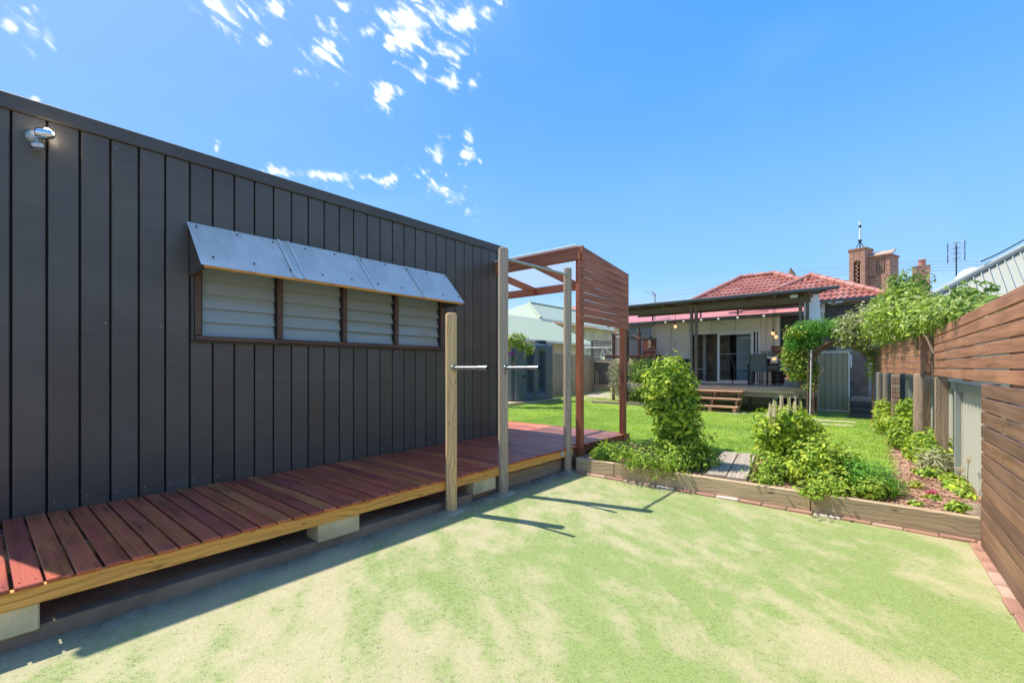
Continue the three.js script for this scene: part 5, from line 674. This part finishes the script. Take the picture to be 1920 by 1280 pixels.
{ // landing with lattice, hammock, garden store, steps on the right
  const l = thing('timber_landing', 'dark red timber landing with lattice screens left of the house', 'landing');
  const zl = -15.9; box(l, 'floor', [-7.6, 1.86, zl - 0.5], [1.9, 0.1, 1.1], M.darkRed); box(l, 'side_panel', [-6.75, 2.28, zl + 0.0], [0.52, 0.42, 0.03], std([0.22, 0.06, 0.04])); box(l, 'side_panel', [-6.78, 1.9, zl - 0.02], [0.5, 0.3, 0.03], std([0.22, 0.06, 0.04])); box(l, 'hatch', [-6.73, 2.3, zl + 0.025], [0.12, 0.28, 0.02], std([0.4, 0.27, 0.18]));
  beam(l, 'handrail', [-8.3, 2.74, zl], [-6.48, 2.46, zl], 0.06, 0.06, M.oldDark); for (const x of [-7.15, -7.62, -8.2]) box(l, 'post', [x, 1.45, zl - 0.02], [0.09, 2.6, 0.09], M.darkRed);
  for (const [x0, x1] of [[-8.15, -7.66], [-7.56, -7.2], [-7.1, -6.95]]) { const q = []; const h = 0.66, y0 = 1.93; for (let k = -14; k < 16; k++) for (const s of [-1, 1]) { let a = x0 + k * 0.075, pts = [[a, y0], [a + s * h, y0 + h]]; const cl = (p, u) => { const [A, B] = p, t0 = (x0 - A[0]) / (B[0] - A[0]), t1 = (x1 - A[0]) / (B[0] - A[0]), lo = Math.max(0, Math.min(t0, t1)), hi = Math.min(1, Math.max(t0, t1)); return lo < hi ? [lo, hi].map((t) => [A[0] + (B[0] - A[0]) * t, A[1] + (B[1] - A[1]) * t]) : null; }; const c = cl(pts); if (!c || Math.hypot(c[1][0] - c[0][0], c[1][1] - c[0][1]) < 0.03) continue; q.push(tubeG([[c[0][0], c[0][1], zl + s * 0.006], [(c[0][0] + c[1][0]) / 2, (c[0][1] + c[1][1]) / 2, zl + s * 0.006], [c[1][0], c[1][1], zl + s * 0.006]], 0.011, 1, 4)); } mesh(l, 'lattice', merge(q), std([0.20, 0.17, 0.18])); }
  const hm = thing('hammock', 'hammock ropes slung between the patio post and the house wall', 'hammock'); mesh(hm, 'rope', tubeG([[-7.0, 2.6, -15.0], [-6.3, 2.15, -15.1], [-5.9, 1.72, -15.2]], 0.014, 10, 6), M.terracotta); mesh(hm, 'rope', tubeG([[-5.9, 1.72, -15.2], [-6.05, 1.95, -16.2], [-6.15, 2.4, -16.9]], 0.012, 10, 6), M.oldSleeper);
  const g = thing('garden_store', 'narrow grey green metal garden store beside the arch', 'shed'); const zg = -16.2;
  box(g, 'body', [-1.255, 1.0, zg - 0.42], [0.68, 1.68, 0.76], M.shedGreen); for (let i = 0; i < 5; i++) box(g, 'wall_panel', [-1.54 + i * 0.143, 1.01, zg - 0.015], [0.134, 1.68, 0.03], M.shedGreen, { b: 0.008 });
  for (const [x, y, w, h] of [[-1.255, 1.885, 0.76, 0.05], [-1.255, 0.17, 0.76, 0.05], [-0.895, 1.03, 0.04, 1.68], [-1.625, 1.03, 0.03, 1.68]]) box(g, 'trim', [x, y, zg + 0.004], [w, h, 0.05], M.shedTrim); box(g, 'handle', [-0.845, 1.62, zg - 0.02], [0.035, 0.36, 0.04], M.white); box(g, 'roof', [-1.255, 1.93, zg - 0.4], [0.8, 0.04, 0.86], M.shedGreen);
  const s = thing('garden_steps', 'dark weathered sleeper steps right of the garden store', 'steps'); for (let i = 0; i < 3; i++) { box(s, 'step', [-0.42, 0.17 + 0.13 * i, -14.6 - 0.42 * i], [0.75, 0.12, 0.4], M.oldDark, { b: 0.01 }); } box(s, 'landing', [-0.42, 0.55, -16.3], [0.85, 0.1, 1.4], M.oldSleeper, { b: 0.01 });
}
{ // shrubs by the patio
  const a = thing('grey_shrub', 'silver grey shrub standing left of the green patio shrub', 'shrub', [-7.45, 0.12, -15.25]); foliage(a, 'foliage', { blobs: [[0, 0.8, 0, 0.5, 0.75, 0.45], [-0.1, 1.2, 0, 0.5, 0.5, 0.45], [0.3, 0.55, 0.1, 0.45, 0.5, 0.4]], n: 6200, size: [0.06, 0.13], colors: GREENS.sage, leaf: LG.narrow, m: LEAF_MATT, seed: 501, lump: 0.4 }); stems(a, 'stem', [[[0, 0, 0], [0, 1.2, 0], 0.03], [[0, 0, 0], [0.3, 0.9, 0.1], 0.02], [[0, 0, 0], [-0.3, 1, 0.1], 0.02]]);
  const b = thing('patio_shrub', 'dense green shrub in front of the timber landing', 'shrub', [-6.05, 0.12, -14.75]); foliage(b, 'foliage', { blobs: [[0, 0.9, 0, 0.55, 0.75, 0.5], [-0.45, 1.1, 0, 0.45, 0.55, 0.4], [0.5, 0.8, 0, 0.5, 0.6, 0.45], [-0.3, 0.5, 0.1, 0.6, 0.45, 0.4]], n: 6800, size: [0.06, 0.12], colors: [...GREENS.dark, ...GREENS.mid], leaf: LG.oval, seed: 502, lump: 0.4 }); stems(b, 'stem', [[[0, 0, 0], [0, 1.2, 0], 0.03], [[0, 0, 0], [0.4, 0.9, 0.1], 0.02], [[0, 0, 0], [-0.4, 1, 0.1], 0.02]]);
  single('garden_sleeper', 'low timber edge at the foot of the grey shrub', 'sleeper', cbox(2.6, 0.16, 0.1, 0.008), M.oldSleeper, [-6.8, 0.18, -14.25], null, [0, 0.12, 0]);
  const f = thing('flowering_shrub', 'loose shrub with pink flowers in front of the water tank', 'shrub', [-9.42, 0.12, -11.0]);
  foliage(f, 'foliage', { blobs: [[-0.2, 2.05, 0.2, 0.42, 0.34, 0.42], [0.2, 2.2, -0.2, 0.34, 0.26, 0.34], [0.45, 1.95, -0.4, 0.24, 0.2, 0.24], [-0.3, 1.6, 0.2, 0.3, 0.35, 0.3, 0.5], [-0.25, 1.0, 0.2, 0.2, 0.5, 0.25, 0.25]], n: 900, size: [0.09, 0.17], colors: [...GREENS.vine, ...GREENS.yellow], leaf: LG.oval, seed: 503, lump: 0.6 });
  foliage(f, 'flower', { blobs: [[0.22, 1.78, 0.05, 0.07, 0.06, 0.07], [0.05, 1.35, 0.2, 0.06, 0.05, 0.06], [-0.1, 1.85, 0.4, 0.05, 0.05, 0.05]], n: 90, size: [0.05, 0.09], colors: [[0.55, 0.09, 0.45], [0.65, 0.16, 0.55], [0.42, 0.06, 0.36]], leaf: LG.broad, m: PETAL, seed: 504 });
  stems(f, 'stem', [[[0, 0, 0], [0.0, 1.1, 0.05], 0.028], [[0, 1.0, 0.05], [0.35, 2.0, -0.3], 0.014], [[0, 1.0, 0.05], [-0.2, 1.9, 0.2], 0.014], [[0.05, 1.1, 0.0], [0.15, 1.7, 0.1], 0.01]], M.oldSleeper);
}
// ------------------------------------------------------------------ left boundary: tank, fence, screen, neighbour's house
{
  const t = thing('water_tank', 'slim dark grey ribbed water tank against the paling fence', 'tank', [-10.15, 0.27, -13.1]);
  const prof = (z) => { const d = [-0.42, 0.33].map((c) => Math.abs(z - c)).sort((a, b) => a - b)[0]; return smooth(0.0, 0.10, d); };
  { const P = [], U = [], nz = 84, ny = 96, L = 2.25, Hh = 2.03, X = (i, j) => { const z = -L / 2 + (L * i) / nz, y = (Hh * j) / ny, c = [-0.36, 0.36], dz = Math.min(...c.map((q) => Math.abs(z - q))), rec = smooth(0.22, 0.17, dz) * smooth(0.10, 0.45, y) * smooth(Hh - 0.18, Hh - 0.42, y), rib = 0.010 * (0.5 + 0.5 * Math.sin((y / 0.075) * 6.283)) * smooth(0.1, 0.2, y) * smooth(Hh - 0.1, Hh - 0.25, y); const e = Math.min(L / 2 - Math.abs(z), 0.12), round = 0.12 - Math.sqrt(Math.max(0, 0.0144 - (0.12 - e) ** 2)), ty = Math.min(Hh - y, 0.1), rt = 0.1 - Math.sqrt(Math.max(0, 0.01 - (0.1 - ty) ** 2)); return [0.32 - 0.24 * rec + rib - round - rt, y, z]; };
    for (let i = 0; i < nz; i++) for (let j = 0; j < ny; j++) for (const [a, b] of [[0, 0], [1, 1], [1, 0], [0, 0], [0, 1], [1, 1]]) P.push(...X(i + a, j + b)); const g = new THREE.BufferGeometry(); g.setAttribute('position', new THREE.Float32BufferAttribute(P, 3)); g.computeVertexNormals(); mesh(t, 'front_wall', g, M.tank); }
  box(t, 'body', [-0.2, 1.0, 0], [0.62, 2.0, 2.2], M.tank, { b: 0.06 }); mesh(t, 'lid', new THREE.CylinderGeometry(0.22, 0.24, 0.16, 24), M.tankDark, [-0.02, 2.10, -0.72]); mesh(t, 'lid_rim', new THREE.CylinderGeometry(0.255, 0.255, 0.05, 24), M.tankDark, [-0.02, 2.04, -0.72]); mesh(t, 'outlet', moved(new THREE.CylinderGeometry(0.06, 0.06, 0.04, 14), 0, 0, 0, 0, 0, 1.57), M.black, [0.32, 0.85, 0.72]);
  const b = holder(scene, 'tank_plinth'); b.userData = { kind: 'structure', label: 'sleeper-edged plinth below the water tank' }; for (const [z0, z1] of [[-11.25, -12.6], [-12.6, -13.4], [-13.4, -14.35]]) box(b, 'sleeper', [-9.62, 0.19, (z0 + z1) / 2], [0.1, 0.15, z0 - z1 - 0.01], pick(M.sleeper, rng(7 + z0 * -1)), { b: 0.006 }); box(b, 'plinth_fill', [-10.3, 0.18, -12.8], [1.25, 0.13, 3.1], M.paver);
  const f = thing('paling_fence', 'weathered grey paling fence behind the water tank', 'fence'), r = rng(601); for (let i = 0; i < 92; i++) { const z = -8 - i * 0.137; box(f, 'paling', [-11.7 + 0.01 * (i % 2), 1.07 + 0.012 * (r() - 0.5), z], [0.016, 1.98, 0.132], pick(M.paling, r), { b: 0.002 }); } for (const y of [0.5, 1.7]) box(f, 'rail', [-11.735, y, -14.3], [0.04, 0.09, 12.6], M.paling[1]);
  const s = thing('slatted_screen', 'dark weathered screen of bush poles and boards at the fence end', 'screen'); const zs = -20.6; for (let i = 0; i < 9; i++) beam(s, 'bush_pole', [-11.85, 1.84 + i * 0.12 + 0.02 * (r() - 0.5), zs], [-10.75, 1.80 + i * 0.115 + 0.03 * (r() - 0.5), zs], 0.03, 0.06 + 0.03 * r(), M.oldDark); beam(s, 'rail', [-11.9, 1.75, zs + 0.03], [-10.75, 1.70, zs + 0.03], 0.06, 0.1, M.oldSleeper); for (let i = 0; i < 7; i++) box(s, 'board', [-11.75 + i * 0.155, 1.13, zs - 0.02], [0.145, 1.15, 0.02], M.oldDark); beam(s, 'sleeper', [-11.85, 0.38, zs + 0.06], [-10.75, 0.40, zs + 0.06], 0.08, 0.36, M.oldSleeper); box(s, 'post', [-11.85, 1.45, zs], [0.08, 2.7, 0.08], M.oldDark);
  const c = thing('clothesline', 'folding clothesline frame with pale rails near the bush pole screen', 'clothesline'); for (const z of [-20.2, -19.9, -19.6]) mesh(c, 'rail', rodG([-11.7, 2.43, z], [-10.6, 2.40, z], 0.018), M.white); for (const x of [-11.7, -10.6]) mesh(c, 'arm', rodG([x, 2.42, -20.5], [x, 2.42, -19.5], 0.018), M.white); mesh(c, 'stay', rodG([-10.62, 2.4, -19.7], [-10.62, 2.0, -20.5], 0.014), M.white);
  const h = thing('hanging_basket', 'small white basket hanging from the clothesline', 'basket', [-10.68, 1.80, -19.6]); mesh(h, 'bowl', new THREE.LatheGeometry([[0.001, 0], [0.10, 0.01], [0.15, 0.16], [0.135, 0.16], [0.09, 0.03], [0.001, 0.02]].map((q) => new THREE.Vector2(...q)), 18), M.white); mesh(h, 'hanger', merge([rodG([-0.13, 0.15, 0], [0, 0.5, 0], 0.008, 6), rodG([0.13, 0.15, 0], [0, 0.5, 0], 0.008, 6), rodG([0, 0.5, 0], [0, 0.62, 0], 0.008, 6)]), M.white);
  single('timber_post', 'tall brown post beside the bush pole screen', 'post', cbox(0.16, 3.6, 0.16, 0.008), M.step, [-10.35, 1.7, -20.4]); single('drain_pipe', 'dark blue grey downpipe beside the tall brown post', 'pipe', rodG([-10.0, 0.1, -20.2], [-10.0, 3.6, -20.2], 0.07, 14), M.pipeDark);
  // the neighbour's house
  const n = thing('neighbour_house', 'cream house with pale green metal roof beyond the paling fence', 'house');
  box(n, 'lower_wall', [-13.5, 1.3, -15.0], [0.15, 2.9, 14.6], M.cream); for (let i = 0; i < 12; i++) box(n, 'cover_strip', [-13.415, 1.3, -12.5 - i * 0.85], [0.02, 2.8, 0.05], M.creamDark);
  const lower = poly3([[-12.95, 2.72, -6], [-12.95, 2.72, -22.7], [-16.1, 4.3, -22.7], [-16.1, 4.3, -6]], 0.05); mesh(n, 'lower_roof', lower, M.greenRoof);
  const rg = ribbed(16.7, Math.hypot(3.15, 1.58), 0.1, 0.018, WAVE); rg.applyMatrix4(new THREE.Matrix4().makeBasis(new THREE.Vector3(0, 0, -1), new THREE.Vector3(-3.15, 1.58, 0).normalize(), new THREE.Vector3(1.58, 3.15, 0).normalize()).setPosition(-12.94, 2.745, -6)); mesh(n, 'roof_sheeting', rg, M.greenRoof);
  box(n, 'gutter', [-12.9, 2.70, -14.4], [0.12, 0.11, 16.7], M.offWhite); box(n, 'barge_board', [-14.5, 3.46, -22.74], [3.55, 0.12, 0.04], M.offWhite, { rot: [0, 0, -0.465] });
  box(n, 'wall', [-19.5, 2.0, -27.5], [6, 4.6, 10.4], M.cream); mesh(n, 'hip_roof', poly3([[-22.9, 4.35, -21.8], [-16.0, 4.35, -21.8], [-19.4, 5.95, -25.0]], 0.08), M.greenRoof); mesh(n, 'side_roof', poly3([[-16.0, 4.35, -21.8], [-16.0, 4.35, -34], [-19.4, 5.95, -34], [-19.4, 5.95, -25.0]], 0.08), M.greenRoof); mesh(n, 'hip_cap', rodG([-16.0, 4.38, -21.8], [-19.4, 5.98, -25.0], 0.09), M.greenRoof); mesh(n, 'ridge_cap', rodG([-19.4, 5.98, -25.0], [-19.4, 5.98, -34], 0.09), M.greenRoof); box(n, 'gutter', [-15.95, 4.31, -27.9], [0.12, 0.12, 12.3], M.offWhite); box(n, 'gutter', [-19.4, 4.31, -21.75], [6.9, 0.12, 0.12], M.offWhite);
  const w = holder(n, 'window'); for (const [y, z, hh, d] of [[3.55, -25.4, 0.1, 1.5], [2.55, -25.4, 0.1, 1.5], [3.05, -24.7, 1.1, 0.1], [3.05, -26.1, 1.1, 0.1], [3.05, -25.4, 1.0, 0.06]]) box(w, 'frame', [-16.47, y, z], [0.08, hh, d], std([0.22, 0.26, 0.20])); box(w, 'pane', [-16.49, 3.05, -25.4], [0.03, 1.0, 1.4], M.dark);
  mesh(n, 'downpipe', tubeG([[-12.85, 2.68, -22.5], [-12.7, 2.5, -22.5], [-13.3, 2.3, -22.5], [-13.35, 0.4, -22.5]], 0.05, 16, 8), M.offWhite);
  const far = thing('distant_house', 'far red roof just showing behind the pale green roof', 'house'); box(far, 'wall', [-27, 2.5, -44], [9, 5, 8], M.cream); mesh(far, 'roof', poly3([[-32, 5, -39], [-22, 5, -39], [-24, 8.4, -44], [-30, 8.4, -44]], 0.1), M.tile[0]);
}
// ------------------------------------------------------------------ skyline on the right
{
  const t = thing('church_tower', 'tall brown brick tower with a white mast beyond the roofs', 'tower', [-0.1, 0, -45], undefined, -0.32);
  const bx = (name, c, s, m = M.brickFar) => { const g = cbox(...s, 0.03, 0).clone(), uv = g.attributes.uv, L = s.indexOf(Math.max(...s)); for (let i = 0; i < uv.count; i++) { const a = uv.getX(i), b = uv.getY(i); L === 1 ? uv.setXY(i, b * 0.5, a * 0.5) : uv.setXY(i, a * 0.5, b * 0.5); } return mesh(t, name, g, m, c); };
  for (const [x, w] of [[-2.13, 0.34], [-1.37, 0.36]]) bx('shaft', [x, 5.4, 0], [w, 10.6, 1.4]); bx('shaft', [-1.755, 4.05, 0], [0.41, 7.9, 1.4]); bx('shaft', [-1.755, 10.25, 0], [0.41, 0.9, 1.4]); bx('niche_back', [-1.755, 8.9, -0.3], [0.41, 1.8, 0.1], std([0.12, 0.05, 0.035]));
  for (let i = 0; i < 11; i++) { const b = mesh(t, 'niche_brick', cbox(0.24, 0.06, 0.1, 0.005, 0), M.bricks[i % 3], [-1.755, 8.1 + i * 0.16, 0.62], [0, 0, i % 2 ? 0.7 : -0.7]); } mesh(t, 'niche_head', new THREE.TorusGeometry(0.2, 0.05, 8, 12, Math.PI), M.bricks[1], [-1.755, 9.75, 0.7]);
  bx('cap', [-1.755, 10.78, 0], [1.24, 0.16, 1.5], M.bricks[3]); bx('parapet', [-1.755, 10.66, 0.0], [1.18, 0.1, 1.46], M.bricks[1]);
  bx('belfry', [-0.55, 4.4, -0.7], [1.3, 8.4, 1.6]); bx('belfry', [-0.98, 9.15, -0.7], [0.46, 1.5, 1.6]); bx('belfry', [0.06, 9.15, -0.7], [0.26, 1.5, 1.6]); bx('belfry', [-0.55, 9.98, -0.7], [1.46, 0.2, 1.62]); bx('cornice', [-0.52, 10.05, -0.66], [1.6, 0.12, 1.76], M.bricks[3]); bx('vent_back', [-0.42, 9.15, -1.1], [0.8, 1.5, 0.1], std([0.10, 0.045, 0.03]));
  for (let i = 0; i < 5; i++) bx('vent_pier', [-0.74 + i * 0.162, 9.15, 0.02], [0.07, 1.5, 0.16], M.bricks[0]); for (let k = 0; k < 10; k++) bx('vent_bar', [-0.42, 8.5 + k * 0.145, 0.0], [0.74, 0.06, 0.12], M.bricks[2]);
  mesh(t, 'roof', poly3([[-1.3, 10.12, 0.25], [0.32, 10.12, 0.25], [0.28, 10.55, -0.7], [-1.26, 10.55, -0.7]], 0.1), M.bricks[2]);
  mesh(t, 'mast', rodG([-1.8, 11.6, 0], [-1.8, 13.1, 0], 0.07), M.white); mesh(t, 'mast_base', rodG([-1.8, 10.85, 0], [-1.8, 11.65, 0], 0.04), M.frameDark); mesh(t, 'mast_ring', new THREE.CylinderGeometry(0.16, 0.1, 0.12, 12), M.frameDark, [-1.8, 11.55, 0]); for (let i = 0; i < 3; i++) mesh(t, 'mast_stay', rodG([-1.8, 11.55, 0], [-1.8 + 0.34 * Math.cos(i * 2.1 + 0.2), 10.85, 0.34 * Math.sin(i * 2.1 + 0.2)], 0.03), M.frameDark); mesh(t, 'mast_band', new THREE.CylinderGeometry(0.085, 0.085, 0.2, 12), M.frameDark, [-1.8, 12.7, 0]);
  const c = thing('brick_chimney', 'red brick chimney with a clay pot rising behind the vine', 'chimney', [0.975, 0, -24]), r = rng(701); box(c, 'mortar_core', [0, 4.4, -0.25], [0.49, 1.96, 0.49], M.mortar);
  for (let i = 0; i < 23; i++) { const y = 3.46 + i * 0.086; for (const [x, w] of i % 2 ? [[-0.19, 0.13], [0, 0.24], [0.19, 0.13]] : [[-0.128, 0.25], [0.128, 0.25]]) box(c, 'brick', [x, y + 0.038, 0], [w - 0.012, 0.074, 0.03], pick(M.bricks, r), { b: 0.004 }); for (const [z, w] of i % 2 ? [[-0.128, 0.25], [-0.384, 0.25]] : [[-0.06, 0.12], [-0.25, 0.25], [-0.44, 0.12]]) box(c, 'brick', [-0.253, y + 0.038, z], [0.03, 0.074, w - 0.012], pick(M.bricks, r), { b: 0.004 }); }
  box(c, 'cap', [0, 5.42, -0.25], [0.53, 0.05, 0.53], M.mortar); mesh(c, 'clay_pot', new THREE.LatheGeometry([[0.10, 0], [0.125, 0.02], [0.105, 0.18], [0.115, 0.24], [0.13, 0.25], [0.13, 0.28], [0.09, 0.28], [0.085, 0]].map((q) => new THREE.Vector2(...q)), 20), M.terracotta, [0.02, 5.44, -0.25]);
  const h = thing('red_house', 'low red tiled roof half hidden by the vine below the chimney', 'house'); box(h, 'wall', [1.0, 1.8, -26.3], [2.6, 3.6, 3], M.bricks[1]); mesh(h, 'roof', poly3([[-0.4, 3.7, -24.4], [2.4, 3.7, -24.4], [2.0, 4.70, -26.3], [0.2, 4.70, -26.3]], 0.08), M.tile[0]); 
  const a = thing('panel_aerial', 'square multi-bar TV aerial on a thin mast', 'aerial', [1.95, 4.3, -24]); mesh(a, 'mast', rodG([0, 0, 0], [0.0, 1.8, 0], 0.022), M.frameDark); { const q = []; for (let i = 0; i < 15; i++) { const y = 1.13 + i * 0.053; q.push(rodG([-0.24, y - 0.0, 0.05], [0.24, y + 0.07, -0.1], 0.008, 5)); } mesh(a, 'reflector_bar', merge(q), M.white); for (const [x, dy, z] of [[-0.24, 0, 0.05], [0.24, 0.07, -0.1]]) for (const y of [1.12, 1.52]) mesh(a, 'side_clip', rodG([x, y + dy, z], [x, y + dy + 0.36, z], 0.016, 6), M.pipeDark); for (let i = 0; i < 4; i++) mesh(a, 'dipole', merge([rodG([-0.1, 1.24 + i * 0.2, 0.15], [0.1, 1.27 + i * 0.2, 0.1], 0.01, 5), moved(cbox(0.06, 0.03, 0.03, 0.004), 0, 1.25 + i * 0.2, 0.12)]), M.frameDark); } mesh(a, 'guy', rodG([0.02, 0.65, 0], [0.3, 0.1, 0], 0.006, 5), M.wire);
  const n = thing('pale_roof_house', 'house with pale ribbed metal roof beyond the right fence', 'house');
  // a hipped roof: the front slope faces the camera, its left hip rises to the right
  const c0 = [0.09, 3, -18.1], ap = [5.09, 6.5, -23.1], e1 = [10.09, 3, -18.1]; mesh(n, 'roof', poly3([c0, e1, ap].map(([x, y, z]) => [x, y - 0.05, z]), 0.05), M.paleRoof); mesh(n, 'side_roof', poly3([[0.09, 3, -32], c0, ap, [5.09, 6.5, -32]], 0.05), M.paleRoof); box(n, 'wall', [5.1, 1.4, -25], [9, 3.1, 12], M.cream);
  const rib = []; for (let i = 1; i < 52; i++) { const x = 0.09 + i * 0.19, k = Math.min(x - 0.09, 10.09 - x), a = [x, 3.0, -18.1], b = [x, 3 + 0.7 * k, -18.1 - k]; if (k > 0.1) rib.push(tubeG([a, a.map((v, j) => (v + b[j]) / 2), b], 0.016, 1, 6)); } stuff(mesh(n, 'roof_rib', merge(rib), M.paleRoof)); mesh(n, 'hip_cap', rodG([0.09, 3.03, -18.1], [5.09, 6.53, -23.1], 0.09), M.paleRoof);
  const dm = mesh(n, 'skylight', moved(new THREE.SphereGeometry(0.42, 20, 10, 0, 6.2832, 0, 1.57), 0, 0, 0, 0, 0, 0.6), M.white, [2.05, 4.22, -20.6]); mesh(n, 'conduit', tubeG([[2.2, 4.75, -20.2], [2.6, 5.0, -20.7], [3.3, 5.5, -21.4]], 0.02, 10, 6), M.wire);
}
{ // power lines far behind the roofs
  const ys = [[12.7, 14.3, 12.4], [12.2, 13.95, 12.1], [12.0, 13.6, 11.85], [11.6, 13.25, 11.6]], nm = ['topmost power line crossing behind the roofs', 'second power line from the top behind the roofs', 'third power line from the top behind the roofs', 'lowest power line crossing behind the roofs'];
  ys.forEach(([a, b, c], i) => single('power_line', nm[i], 'power line', tubeG([[-40, a - 0.6, -70], [-25, a + 0.5, -70], [-9, b, -70], [-3, b - 0.35, -70], [5, b - 1.0, -70], [12, c - 0.5, -70]], 0.022, 60, 5), std([0.25, 0.3, 0.36])));
}
renderer.render(scene, camera);
